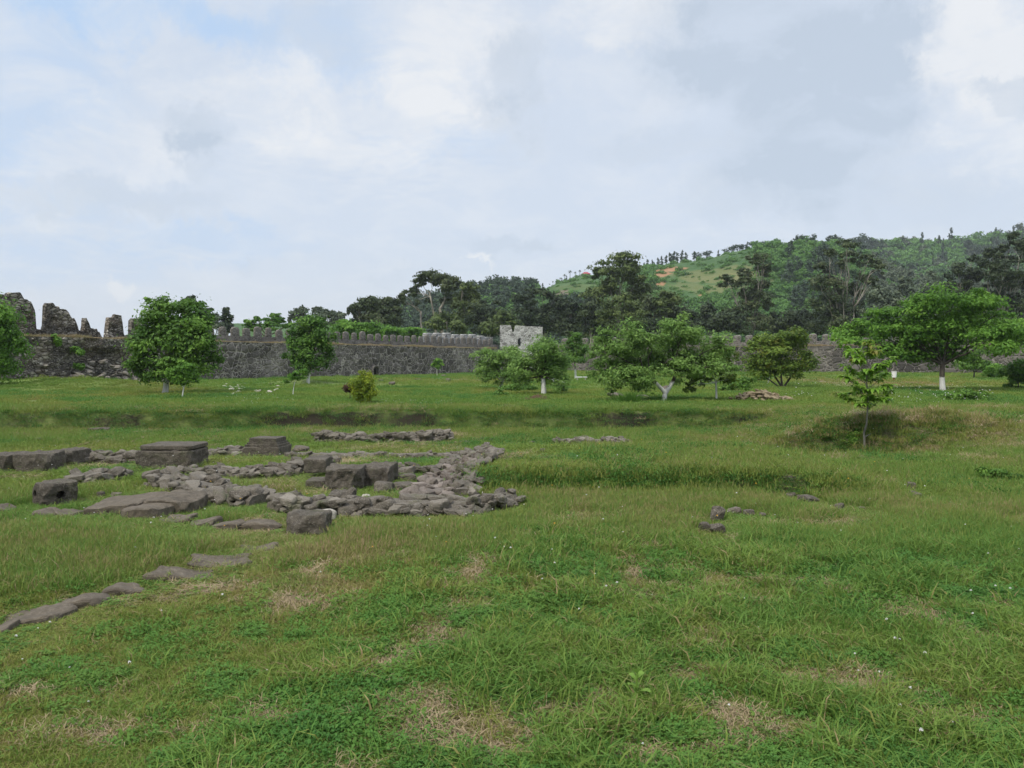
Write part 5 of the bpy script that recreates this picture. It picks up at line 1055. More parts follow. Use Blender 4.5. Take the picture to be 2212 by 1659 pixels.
# ---- low ruined walls: a bonded core faced and topped with rough stones
rngr = np.random.default_rng(99)
def low_wall(label, line, hpx, thick, n, size, seed, mat=S_rub, core=M_ruin, name='ruined_wall', jitter=0.5, mort=False):
    """line: feet of the wall on the layout grid"""
    rng = np.random.default_rng(seed); P = [ground_at(*p) for p in line]; P = np.array([(p.x, p.y) for p in P]); P[:, 1] += thick * 0.5
    seg = np.linalg.norm(np.diff(P, axis=0), axis=1); cum = np.concatenate([[0], np.cumsum(seg)]); Lw = cum[-1]
    o0 = P[0].copy(); z0 = float(H(o0[0], o0[1]))
    hs = 0.98 * hpx * P[:, 1].mean() / 1720
    def pos(s): return np.stack([np.interp(s, cum, P[:, 0]), np.interp(s, cum, P[:, 1])], -1)
    t = thing(name, label, 'ruined wall', (o0[0], o0[1], z0), 0.0)
    ss = np.linspace(0, Lw, max(6, int(Lw / 0.12))); c = pos(ss); tg = np.gradient(c, axis=0); tg /= np.linalg.norm(tg, axis=1)[:, None]; nm = np.stack([-tg[:, 1], tg[:, 0]], -1)
    prof = np.array([(-0.5, -0.12), (-0.47, 0.45), (-0.36, 0.80), (-0.1, 0.86), (0.15, 0.84), (0.36, 0.76), (0.48, 0.4), (0.5, -0.12)])
    V = []
    hh = hs * (0.55 + 0.75 * fbm(ss * 0.9, ss * 0, seed))
    for i in range(len(ss)):
        for (a, b) in prof:
            xy = c[i] + nm[i] * a * thick * 0.86; gz = float(H(xy[0], xy[1]))
            V.append((xy[0] - o0[0], xy[1] - o0[1], gz - z0 + b * hh[i]))
    V = np.array(V); q = V / 0.12; V += 0.035 * (np.stack([vn3(q[:, 0], q[:, 1], q[:, 2], k) for k in (1, 2, 3)], -1) - 0.5)
    m = len(prof); I = np.arange(len(ss) * m).reshape(-1, m); F = np.stack([I[:-1, :-1], I[1:, :-1], I[1:, 1:], I[:-1, 1:]], -1).reshape(-1, 4)
    caps = np.array([I[0], I[-1, ::-1]]); parts, tint = [(V, [F[:, ::-1]]), (V, [caps])], [0.25 if not mort else 0.6] * len(F)
    s = rng.uniform(0, Lw, n); lvl = rng.uniform(0, 1, n); face = rng.uniform(0, 1, n)
    for k in range(n):
        p = pos(s[k]); i = min(len(ss) - 1, int(s[k] / Lw * len(ss))); h = hh[i]
        if face[k] < 0.5: a, z = -0.5 + rng.uniform(-0.05, 0.08), lvl[k] * 0.9
        else: a, z = rng.uniform(-0.45, 0.5), rng.uniform(0.66, 0.95)
        xy = p + nm[i] * a * thick; sz = size * rng.uniform(0.55, 1.5) * (1.25 if rng.random() < 0.15 else 1.0)
        Vr, Fr = ROCKS[int(rng.integers(8))]
        M = Euler((rng.normal(0, 0.25), rng.normal(0, 0.25), math.atan2(tg[i][1], tg[i][0]) + rng.normal(0, 0.4))).to_matrix(); M = np.array(M)
        Vr = (Vr * np.array([sz * rng.uniform(1.0, 1.5), sz * 0.9, sz * rng.uniform(0.6, 0.9)])) @ M.T
        gz = float(H(xy[0], xy[1])) - z0
        parts.append((Vr + np.array([xy[0] - o0[0], xy[1] - o0[1], gz + z * h]), [Fr])); tint += [float(np.clip(rng.normal(0.25, 0.3), 0, 1))] * len(Fr)
    V, F = join(parts); link('masonry', mesh_np('masonry', V, F, mat, {'tint': ('FACE', tint + [0.25, 0.25])}, False), t)
low_wall('front low ruined wall running from the blackish stone to the rubble corner', [(585, 1104), (640, 1110), (700, 1116), (800, 1116), (900, 1116), (980, 1116), (1060, 1104), (1098, 1094)], 34, 0.36, 120, 0.15, 501)
low_wall('broad band of pinkish mortared rubble slanting back from the corner of the front ruined wall', [(905, 1092), (940, 1062), (975, 1034), (1005, 1012), (1035, 992)], 14, 0.5, 150, 0.15, 502, S_mort, mort=False)
low_wall('dark stone edge along the right of the pinkish rubble band', [(1000, 1078), (1010, 1048), (1030, 1018), (1060, 985)], 20, 0.3, 45, 0.16, 503)
low_wall('ruined wall of mid-sized stones between the raised slabs and the big front block', [(330, 1052), (385, 1060), (440, 1076), (500, 1090), (556, 1098)], 26, 0.5, 100, 0.15, 504)
low_wall('low course of stones behind the raised slabs, joining the moulded blocks\' side', [(385, 1028), (450, 1030), (520, 1032), (580, 1034)], 14, 0.55, 70, 0.12, 505)
low_wall('low stone course running up from the left of the big blocks towards the mossy wall', [(545, 1034), (600, 1030), (650, 1020), (700, 1004)], 20, 0.45, 70, 0.14, 506)
low_wall('mossy low wall in a long straight row behind the big blocks', [(620, 990), (700, 992), (800, 994), (900, 994), (980, 993), (1045, 988)], 17, 0.4, 110, 0.14, 507)
low_wall('second stone edge directly behind the big blocks', [(845, 1026), (900, 1024), (950, 1020), (990, 1008)], 18, 0.35, 40, 0.15, 508)
low_wall('farthest ruined wall with the tallest heap of stones, below the bank', [(684, 954), (740, 956), (800, 956), (850, 956), (910, 956), (972, 954)], 22, 0.6, 150, 0.17, 509)
low_wall('row of stones between the left edge blocks and the largest carved block', [(158, 1000), (200, 1000), (245, 1000), (292, 1000)], 20, 0.45, 50, 0.17, 510)
low_wall('low broken wall between the largest carved block and the stepped block', [(416, 986), (460, 986), (500, 984), (530, 980)], 16, 0.4, 40, 0.15, 511)
low_wall('short broken wall behind the holed block', [(140, 1046), (175, 1046), (215, 1043), (235, 1036)], 20, 0.4, 32, 0.17, 512)
low_wall('short row of stones at the right end of the ruins, beside the tall grass', [(1195, 962), (1240, 963), (1290, 963), (1350, 962)], 16, 0.5, 46, 0.16, 513)

# ---- loose stones
def loose(label, x0, x1, y0, y1, k, mat=S_rub, group=None, name='stone', rot=None, sink=0.12):
    g = ground_at((x0 + x1) / 2, y1); f = g.y / 1720; w = (x1 - x0) * f; h = (y1 - y0) * f * (1.12 if g.y < 20 and (y1 - y0) < 30 else 1.0)
    key = (k, mat.name)
    if key not in LOOSE: LOOSE[key] = mesh_np('stone', ROCKS[k % 8][0], ROCKS[k % 8][1], mat, None, False)
    o = link(name, LOOSE[key], None, (g.x, g.y + 0.3 * w, g.z + h * (0.5 - sink)), rot or (rngr.normal(0, .15), rngr.normal(0, .15) + (0.45 if (y1 - y0) > 35 else 0), rngr.uniform(-.5, .5)), (w, w * 0.8, max(h, 0.03) * 1.55)); tag(o, label, 'stone', group, 'thing'); return o
LOOSE = {}
for i, a in enumerate([(1532, 1568, 1090, 1132, 'upright pointed grey stone in the right grass'), (1570, 1606, 1098, 1113, 'pale lichened stone just right of the upright pointed stone'), (1606, 1634, 1102, 1118, 'grey stone second to the right of the upright pointed stone'), (1640, 1657, 1108, 1120, 'small grey stone third to the right of the upright pointed stone'),
          (1508, 1540, 1128, 1152, 'broad flat stone at the foot of the upright pointed stone, left of two'), (1535, 1572, 1134, 1158, 'broad flat stone at the foot of the upright pointed stone, right of two'), (1696, 1723, 1064, 1078, 'smaller rounded stone by the dark flat-topped stone in the right grass'), (1725, 1778, 1071, 1091, 'dark flat-topped stone in the right grass'),
          (1803, 1829, 1089, 1105, 'small block-like stone right of the dark flat-topped stone'), (1854, 1873, 1096, 1104, 'low stone in the grass, right of the small block-like one'), (1961, 1983, 1042, 1061, 'dark stone near the right edge, upper of a close pair'), (1966, 1996, 1062, 1078, 'dark stone near the right edge, lower of a close pair'),
          (1775, 1797, 1003, 1014, 'small dark stone alone in the grass in front of the mound, left of the sapling'), (1690, 1724, 1028, 1041, 'low dark stone half sunk in the right grass, above the rounded one'),
          (1254, 1274, 938, 953, 'light boulder standing highest in the stone row at the right end of the ruins'), (1222, 1232, 946, 956, 'small boulder left of the light one in the right stone row'), (1142, 1156, 952, 962, 'small round stone alone in the gap left of the right stone row'), (1100, 1120, 955, 962, 'flat stone left of the small round stone in the gap'),
          (1040, 1060, 929, 940, 'rounded stone on the slope right of the farthest ruined wall'), (1030, 1046, 944, 955, 'dark stone right of the end of the farthest ruined wall, left of two'), (1055, 1066, 945, 957, 'dark stone right of the end of the farthest ruined wall, right of two'), (985, 1020, 952, 960, 'flat rubble lump at the right end of the farthest ruined wall'),
          (662, 676, 920, 932, 'rounded stone upslope of the left end of the farthest ruined wall'), (712, 728, 925, 934, 'stone on the slope over the farthest ruined wall'), (625, 668, 965, 978, 'cluster-like broad stone right of the stepped block'), (66, 90, 945, 956, 'small dark stone left in the grass behind the left edge blocks'),
          (205, 225, 1062, 1078, 'tilted stone between the short broken wall and the raised slabs'), (235, 262, 1064, 1076, 'pale flat stone in the grass behind the raised slabs'), (850, 900, 1024, 1042, 'rounded mossy stone by the grass pocket behind the big blocks'), (778, 800, 1069, 1079, 'whitish stone in the pocket in front of the big blocks'),
          (1165, 1180, 968, 978, 'low stone in the grass below the right stone row')]):
    m_ = S_pale if 'whitish' in a[4] else (S_mort if ('light' in a[4] or 'pale' in a[4]) else S_rub)
    loose(a[4], a[0], a[1], a[2], a[3], i, m_)
# the heap of tan building stones before the wall at the right
hg = ground_at(1660, 868); kk = hg.y / 1720
for i in range(115):
    u = rngr.normal(0, 0.42); v = rngr.normal(0, 0.4); uu = 1660 + 76 * np.clip(u, -1.05, 1.05)
    x = (uu - 1660) * kk + hg.x; y = hg.y + 0.65 + 0.5 * np.clip(v, -1.2, 1.2)
    top = 0.46 * math.exp(-((uu - 1650) / 50.0) ** 2 * 0.8) * math.exp(-(v / 0.75) ** 2); z = float(H(x, y)) + top * rngr.uniform(0.55, 1.0)
    s_ = rngr.uniform(0.12, 0.27); key = (i % 8, S_tan.name)
    if key not in LOOSE: LOOSE[key] = mesh_np('stone', ROCKS[i % 8][0], ROCKS[i % 8][1], S_tan, None, False)
    o = link('stone', LOOSE[key], None, (x, y, z), tuple(rngr.uniform(-0.6, 0.6, 3)), (s_ * 1.3, s_, s_ * 0.8)); tag(o, 'tan broken building stone in the heap under the mottled yellow-green tree', 'stone', 'stones of the tan heap', 'thing')
# whitish stones scattered below the left wall
for i in range(24):
    px, py = rngr.uniform(482, 605), rngr.uniform(832, 856)
    if rngr.random() < 0.35: px, py = rngr.normal(512, 12), rngr.normal(837, 3)
    g = ground_at(px, py); s_ = rngr.uniform(0.12, 0.34); key = (i % 8, S_pale.name)
    if key not in LOOSE: LOOSE[key] = mesh_np('stone', ROCKS[i % 8][0], ROCKS[i % 8][1], S_pale, None, False)
    o = link('stone', LOOSE[key], None, (g.x, g.y, g.z + 0.05), tuple(rngr.uniform(-0.5, 0.5, 3)), (s_ * 1.3, s_, s_ * 0.7)); tag(o, 'whitish stone scattered below the left wall between two trees', 'stone', 'whitish stones below the left wall', 'thing')
# fallen masonry at the foot of the broken wall
c_, s_n = math.cos(rz_l), math.sin(rz_l)
for i in range(115):
    s = rngr.uniform(s1 - 2.5, s2 + 2.5) if rngr.random() < 0.8 else rngr.uniform(-17, s2); v = abs(rngr.normal(0, 1.15)) + 0.05; hgt = max(0, 1.5 - v * 1.3) * hol[0] if False else max(0.0, 2.1 - v * 1.15) * float(np.interp(s, np.arange(-34, 52.4, 0.22), hol)) * rngr.uniform(0.3, 1)
    x = WA[0] + s * c_ + v * s_n; y = WA[1] + s * s_n - v * c_; z = float(H(x, y)) + hgt; sz = rngr.uniform(0.25, 0.7); key = (i % 8, S_fall.name)
    if key not in LOOSE: LOOSE[key] = mesh_np('stone', ROCKS[i % 8][0], ROCKS[i % 8][1], S_fall, None, False)
    o = link('stone', LOOSE[key], None, (x, y, z), tuple(rngr.uniform(-0.6, 0.6, 3)), (sz * 1.3, sz, sz * 0.7)); tag(o, 'fallen wall stone lying in the rubble at the foot of the broken left wall', 'stone', 'fallen stones of the left wall', 'thing')
for (px, py, w_, lab) in [(822, 826, 14, 'dark boulder by the culvert mouth, nearer the yellow-green bush'), (846, 832, 16, 'grey boulder in the meadow right of the yellow-green bush'), (958, 815, 12, 'upright dark boulder in the meadow before the small wall sapling, left of two'), (968, 825, 14, 'dark boulder in the meadow before the small wall sapling, right of two'), (900, 822, 18, 'pale flat stone in the far meadow between the culvert and the small wall sapling'), (584, 832, 8, 'small black stone below the left wall, by the whitish stones'),
                      (1332, 858, 44, 'broad pale stony patch under the widest pale tree, left of the dark rush tuft'), (1388, 860, 34, 'pale stony lump right of the dark rush tuft'), (1440, 846, 24, 'large pale boulder in the fork behind the white-footed V trunk')]:
    o = loose(lab, px - w_ / 2, px + w_ / 2, py - w_ * (0.22 if 'patch' in lab or 'lump' in lab or 'flat' in lab else 0.6), py, int(px) % 8, S_mort if 'pale' in lab else S_rub)

# ---- other small things in the meadow
def bench():
    g = ground_at(1256, 822); t = thing('bench', 'low white bench board on two supports near the slim white-stemmed tree', 'bench', (g.x, g.y, g.z))
    bx, bf = gridbox(2, 2, 1); link('seat', mesh_np('seat', bx * np.array([0.5, 0.17, 0.03]) + np.array([0, 0, 0.30]), bf, P_white), t)
    for sx in (-0.45, 0.45): link('support', mesh_np('support', bx * np.array([0.05, 0.14, 0.15]) + np.array([sx * 0.8, 0, 0.12]), bf, P_wallh), t)
bench()
def bin_():
    g = ground_at(1931, 823); t = thing('litter_bin', 'white litter bin on a rust-red post near the right wall', 'bin', (g.x, g.y, g.z)); t.scale = (0.78, 0.78, 0.85)
    a = np.linspace(0, 2 * math.pi, 14, endpoint=False)
    prof = [(0.20, 0.34), (0.23, 0.36), (0.27, 0.92), (0.29, 0.93), (0.29, 0.97), (0.25, 0.97), (0.22, 0.5)]
    V = np.concatenate([np.stack([np.cos(a) * r, np.sin(a) * r, np.full(14, z)], -1) for r, z in prof]); F = [(i * 14 + j, i * 14 + (j + 1) % 14, (i + 1) * 14 + (j + 1) % 14, (i + 1) * 14 + j) for i in range(len(prof) - 1) for j in range(14)]
    link('bucket', mesh_np('bucket', V, [np.array(F), np.array([list(range(13, -1, -1))])], P_white), t)
    V, F = tube([(0, 0, -0.1), (0, 0, 0.2), (0, 0, 0.38)], [0.09, 0.08, 0.1], 8); link('post', mesh_np('post', V, F, P_rust), t)
bin_()
def fern(px, py, r, label, seed):
    g = ground_at(px, py); rng = np.random.default_rng(seed); rm = r * g.y / 1720; V, F, T, n0 = [], [], [], 0
    for k in range(11):
        th = rng.uniform(0, 6.28); el = rng.uniform(0.5, 1.2); L = rm * rng.uniform(0.9, 1.4); h = np.array([math.cos(th), math.sin(th), 0]); sd = np.array([-math.sin(th), math.cos(th), 0])
        for j in range(9):
            f = (j + 1) / 10; p = h * L * f * math.cos(el * (1 - 0.5 * f)) + np.array([0, 0, L * (math.sin(el) * f - 0.55 * f * f)]); wl_ = L * 0.26 * math.sin(math.pi * min(1, f * 0.85 + 0.15))
            for sg in (-1, 1):
                tip = p + sd * sg * wl_ + h * wl_ * 0.35 - np.array([0, 0, 0.15 * wl_]); e = h * L * 0.045
                V += [p - e, p + e, tip + e * 0.4, tip - e * 0.4]; F.append([n0, n0 + 1, n0 + 2, n0 + 3]); T.append(rng.uniform(0.2, 0.9)); n0 += 4
    o = link('fern', mesh_np('fern', V, np.array(F), L_fern, {'tint': ('FACE', T)}), None, (g.x, g.y, g.z)); tag(o, label, 'fern', None, 'thing')
fern(1788, 950, 22, 'dark green fern at the foot of the smaller brown mound', 1); fern(1832, 962, 22, 'yellow-green fern in the gap beside the sapling stem', 2); fern(1422, 952, 22, 'fern with long fronds below the bank, right of the stone row', 3); fern(1928, 1040, 15, 'small fern in the right grass', 4)
fern(1396, 950, 12, 'small upright fern left of the long-fronded one below the bank', 5)
def weed():
    g = ground_at(1372, 1532); rng = np.random.default_rng(8); t = thing('broadleaf_weed', 'tall pale-leaved weed standing up in the near grass', 'weed', (g.x, g.y, g.z))
    k = g.y / 1720; V, F = tube([(0, 0, -0.02), (0.005, 0, 0.09), (0.012, 0, 0.17)], [0.006, 0.005, 0.003], 5); link('stem', mesh_np('stem', V, F, L_fern, {'tint': ('FACE', [0.9] * sum(len(f) for f in F))}), t)
    LV, LF, n0 = [], [], 0
    for (z, th, L, wd, el) in [(0.02, 0.3, .11, .045, .35), (0.03, 2.9, .12, .05, .3), (0.03, 4.4, .10, .045, .5), (0.07, 5.6, .10, .045, .7), (0.08, 1.6, .08, .04, .7), (0.09, 3.6, .08, .04, .9), (0.13, 2.6, .065, .04, .9), (0.14, 0.4, .065, .045, .9), (0.165, 4.7, .05, .035, 1.2), (0.05, 0.9, .10, .045, .5)]:
        h = np.array([math.cos(th), math.sin(th), 0]); sd = np.array([-math.sin(th), math.cos(th), 0]); 
        for j, f in enumerate((0.0, 0.3, 0.6, 0.85, 1.0)):
            p = h * L * f * math.cos(el) + np.array([0.006, 0, z + L * f * math.sin(el) - 0.4 * L * f * f]); w_ = wd * [0.12, 0.8, 1.0, 0.7, 0.05][j] * 0.5
            LV += [p + sd * w_ + np.array([0, 0, w_ * 0.3]), p, p - sd * w_ + np.array([0, 0, w_ * 0.3])]
        for j in range(4):
            for q in (0, 1): LF.append([n0 + j * 3 + q, n0 + j * 3 + q + 1, n0 + j * 3 + 4 + q, n0 + j * 3 + 3 + q])
        n0 += 15
    link('leaves', mesh_np('leaves', LV, np.array(LF), L_fern, {'tint': ('FACE', np.full(len(LF), 0.95))}, True), t)
weed()
def sticks():
    g = ground_at(1160, 866); rng = np.random.default_rng(12); parts = []
    for k in range(140):
        c = np.array([rng.normal(0, 0.3), rng.normal(0, 0.22), 0]); c[2] = 0.02 + 0.26 * math.exp(-(c[0] / 0.32) ** 2 - (c[1] / 0.25) ** 2) * rng.uniform(0.3, 1); th = rng.normal(0.5, 0.7); L = rng.uniform(0.2, 0.55)
        dv = np.array([math.cos(th), math.sin(th) * 0.6, rng.normal(0.1, 0.25)]) * L / 2; parts.append(tube([c - dv, c + rng.normal(0, 0.02, 3), c + dv], [0.008, 0.007, 0.004], 4))
    V, F = join(parts); o = link('brushwood_pile', mesh_np('brushwood_pile', V, F, P_twig), None, (g.x, g.y, g.z)); tag(o, 'pile of reddish brown dry twigs below the black-trunked pale tree', 'brushwood', None, 'thing')
sticks()
def rush():
    g = ground_at(1358, 872); rng = np.random.default_rng(14); V, F, T = [], [], []
    for k in range(260):
        x, y = rng.normal(0, 0.2), rng.normal(0, 0.16); h = rng.uniform(0.25, 0.5); lx, ly = x * 0.7 + rng.normal(0, .04), y * 0.7 + rng.normal(0, .04); n0 = len(V)
        V += [(x - .009, y, 0), (x + .009, y, 0), (x + lx * .5 + .007, y + ly * .5, h * .6), (x + lx * .5 - .007, y + ly * .5, h * .6), (x + lx * 1.1, y + ly * 1.1, h), (x + lx * 1.1 + .003, y + ly * 1.1, h)]; F += [(n0, n0 + 1, n0 + 2, n0 + 3), (n0 + 3, n0 + 2, n0 + 5, n0 + 4)]; T += [rng.uniform(0, .4)] * 2
    o = link('rush_tuft', mesh_np('rush_tuft', V, np.array(F), L_dark, {'tint': ('FACE', T)}), None, (g.x, g.y, g.z)); tag(o, 'dark upright tuft of rushes left of the V-shaped white-footed trunk', 'rushes', None, 'thing')
rush()
# ------------------------------------------------------------------ grass
def blades(n, rad, h, wd, lean, rng, seed_heads=0.0, flat=False, square=False, dead=0.0):
    """a clump of bent tapering blades -> V, quads, blade shade"""
    V, F, T = [], [], []
    for k in range(n):
        if square: x, y = rng.uniform(-rad, rad, 2)
        else:
            r = rad * math.sqrt(rng.random()); a = rng.uniform(0, 6.283); x, y = r * math.cos(a), r * math.sin(a)
        hh = rng.uniform(*h); w_ = rng.uniform(*wd) / 2; th = rng.uniform(0, 6.283); ln = hh * rng.uniform(*lean); fx, fy = math.cos(th), math.sin(th)
        ph = rng.uniform(0, 6.283); sx, sy = math.cos(ph), math.sin(ph)
        if flat: zz = [0.004 + rng.uniform(0, 0.012), 0.012 + rng.uniform(0, 0.02), 0.006 + rng.uniform(0, 0.014)]; dd = [0, hh * .5, hh]; sx, sy = -fy, fx
        else: zz = [0, hh * 0.58, hh * (1 - 0.25 * min(1.2, ln / hh))]; dd = [0, ln * 0.35, ln]
        ww = [w_, w_ * 0.9, w_ * 0.12]; n0 = len(V)
        for z, d, q in zip(zz, dd, ww): V += [(x + fx * d + sx * q, y + fy * d + sy * q, z), (x + fx * d - sx * q, y + fy * d - sy * q, z)]
        F += [(n0, n0 + 1, n0 + 3, n0 + 2), (n0 + 2, n0 + 3, n0 + 5, n0 + 4)]; t = float(np.clip(rng.normal(0.5, 0.25), 0, 1)) if rng.random() > dead else -1.6; T += [t, t]
        if rng.random() < seed_heads:
            n0 = len(V); px, py, pz = x + fx * ln, y + fy * ln, zz[2]
            V += [(px - sx * .004, py - sy * .004, pz), (px, py, pz - .012), (px + sx * .004, py + sy * .004, pz + .012), (px + fx * .006, py + fy * .006, pz + .032)]; F.append((n0, n0 + 1, n0 + 2, n0 + 3)); T.append(-0.6)
    return V, F, T
def clover(n, rad, h, rng, leaf=0.011):
    V, F, T = [], [], []
    for k in range(n):
        r = rad * math.sqrt(rng.random()); a = rng.uniform(0, 6.283); x, y = r * math.cos(a), r * math.sin(a); z = rng.uniform(*h); ph = rng.uniform(0, 6.283); t = float(rng.uniform(0.1, 0.9)); s = leaf * rng.uniform(0.7, 1.4); tx, ty = rng.normal(0, 0.3, 2)
        for q in range(3):
            b = ph + q * 2.094; c, s_ = math.cos(b), math.sin(b); n0 = len(V)
            for (u, v) in ((0, 0), (0.75, 0.42), (1.15, 0), (0.75, -0.42)):
                dx_, dy_ = s * (u * c - v * s_), s * (u * s_ + v * c); V.append((x + dx_, y + dy_, z + dx_ * tx + dy_ * ty + 0.15 * s * u))
            F.append((n0, n0 + 1, n0 + 2, n0 + 3)); T.append(t)
    return V, F, T
def weedy(n, rad, rng):
    V, F, T = [], [], []
    for k in range(n):
        r = rad * math.sqrt(rng.random()); a = rng.uniform(0, 6.283); x, y = r * math.cos(a), r * math.sin(a); L = rng.uniform(0.017, 0.038); el = rng.uniform(0.2, 1.1); th = rng.uniform(0, 6.283); c, s_ = math.cos(th), math.sin(th); w_ = L * rng.uniform(.14, .25); z = rng.uniform(0.0, 0.05); n0 = len(V); t = float(rng.uniform(0.2, 1))
        for (u, v) in ((0, 0), (0.55, 1), (1.0, 0), (0.55, -1)): V.append((x + L * u * c * math.cos(el) - v * w_ * s_, y + L * u * s_ * math.cos(el) + v * w_ * c, z + L * u * math.sin(el) - 0.3 * L * u * u))
        F.append((n0, n0 + 1, n0 + 2, n0 + 3)); T.append(t)
    return V, F, T
def proto(nm, vft, mat): return mesh_np(nm, vft[0], np.array(vft[1]), mat, {'blade': ('FACE', vft[2])})
rg = np.random.default_rng(2024)
PR = []; IDX = {}
def add(kind, *ms): IDX[kind] = list(range(len(PR), len(PR) + len(ms))); PR.extend(ms)
add('short', *[proto('turf_patch', blades(90, 0.085, (0.02, 0.055), (0.003, 0.005), (0.3, 1.3), rg, square=True, dead=0.16), G_grass) for _ in range(4)])
add('lush', *[proto('broad_grass_tuft', blades(34, 0.085, (0.04, 0.115), (0.003, 0.0075), (0.4, 1.4), rg, dead=0.07), G_grass) for _ in range(5)])
add('clover', *[proto('clover_patch', clover(75, 0.10, (0.02, 0.05), rg), G_clover) for _ in range(3)])
add('straw', *[proto('straw_patch', blades(55, 0.10, (0.04, 0.10), (0.002, 0.004), (0.9, 1.0), rg, flat=True), G_straw) for _ in range(3)])
add('weedy', *[proto('leafy_patch', weedy(110, 0.09, rg), G_clover) for _ in range(3)])
add('meadow', *[proto('meadow_tuft', blades(60, 0.14, (0.05, 0.135), (0.003, 0.0055), (0.15, 0.95), rg, 0.10, dead=0.08), G_meadow) for _ in range(5)])
add('mid', *[proto('meadow_patch', blades(75, 0.20, (0.04, 0.10), (0.005, 0.009), (0.3, 1.0), rg, square=True), G_grass) for _ in range(4)])
add('far', *[proto('far_meadow_patch', blades(80, 0.45, (0.05, 0.14), (0.014, 0.026), (0.3, 1.1), rg, square=True), G_grass) for _ in range(4)])
add('ledge', *[proto('dry_ledge_grass', blades(80, 0.45, (0.06, 0.18), (0.014, 0.026), (0.3, 1.1), rg, square=True), G_straw) for _ in range(2)])
add('herb', *[proto('herb_patch', weedy(90, 0.16, rg), G_clover) for _ in range(3)])

# stones keep the grass off themselves
def keep_clear():
    out = []
    for o in COL.objects:
        if o.type == 'MESH' and o.parent is None and (o.get('category') in ('stone block', 'paving slab') or (o.get('category') == 'stone' and o.location.y < 20)) or (o.type == 'EMPTY' and o.get('category') == 'stone block'):
            d = o.dimensions if o.type == 'MESH' else Vector((0.75, 0.8, 0.4)); out.append((o.location.x, o.location.y, d.x * 0.47, d.y * 0.45, o.rotation_euler.z))
    return out
bpy.context.view_layer.update()
CLEAR = keep_clear()
WALLS = []
for o in COL.objects:
    if o.type == 'EMPTY' and o.get('category') == 'ruined wall':
        me = o.children[0].data; co_ = np.zeros(len(me.vertices) * 3, np.float32); me.vertices.foreach_get('co', co_); co_ = co_.reshape(-1, 3); WALLS.append(co_[::9, :2] + np.array([o.location.x, o.location.y]))
WALLS = np.concatenate(WALLS)
cell = 0.14; occupied = set(map(tuple, np.floor(WALLS / cell).astype(int)))
def clear_mask(x, y, keep_part):
    ok = np.ones(len(x), bool)
    for (cx, cy, a, b, rz) in CLEAR:
        u = (x - cx) * math.cos(rz) + (y - cy) * math.sin(rz); v = -(x - cx) * math.sin(rz) + (y - cy) * math.cos(rz); ok &= ~((np.abs(u) < a) & (np.abs(v) < b))
    c = np.floor(np.stack([x, y], -1) / cell).astype(int); hitw = np.array([tuple(k) in occupied for k in c]); ok &= ~(hitw & (rg.random(len(x)) > keep_part))
    return ok
def wedge(n, d0, d1, dens):
    """points spread over the ground in front of the camera, a little wider than it sees"""
    y = np.sqrt(rg.uniform(d0 ** 2, d1 ** 2, n)); x = rg.uniform(-0.80, 0.80, n) * y + rg.uniform(-1, 1, n) * 0.5
    return x, y
def near_stone(x, y):
    """1 where a block or slab stands just behind: there the grass is short"""
    o = np.zeros(len(x))
    for (cx, cy, a, b, rz) in CLEAR:
        o = np.maximum(o, (np.abs(x - cx) < a + 0.15) & (y > cy - b - 0.75) & (y < cy + b + 0.1))
    if len(x):
        for s_ in (0.12, 0.26, 0.40, 0.54):
            c = np.floor(np.stack([x, y + s_], -1) / cell).astype(int); o = np.maximum(o, np.array([tuple(k) in occupied for k in c]) * 1.0)
    return o
PTS = {k: [] for k in ('p', 'r', 's', 'i', 't')}
def emit(x, y, kind, scale, tint, hs=1.0, tilt=0.12, sink=0.0):
    n = len(x)
    if n == 0: return
    if y.min() < 27: hs = hs * (1 - 0.70 * near_stone(x, y))
    z = H(x, y) - sink; ids = np.array(IDX[kind])[rg.integers(0, len(IDX[kind]), n)]
    PTS['p'].append(np.stack([x, y, z], -1)); PTS['r'].append(np.stack([rg.normal(0, tilt, n), rg.normal(0, tilt, n), rg.uniform(0, 6.283, n)], -1))
    s = scale * rg.uniform(0.8, 1.25, n); h = s * hs * rg.uniform(0.75, 1.3, n); PTS['s'].append(np.stack([s, s, h], -1)); PTS['i'].append(ids); PTS['t'].append(np.clip(tint, 0, 1))
def line_side(x, y): return x + 1.25 - (y - 3.2) * 0.23          # < 0: the mown olive side; > 0: the lush side
def tint_of(x, y):
    b = 0.60 + 0.55 * (fbm(x / 1.7, y / 1.7, 13) - 0.5) + 0.5 * (fbm(x / 6.0, y / 7.0, 15) - 0.5) + 0.16 * np.tanh(line_side(x, y) / 0.6) * (1 - sm(7, 10, y))
    return b - 0.50 * dry_of(x, y)
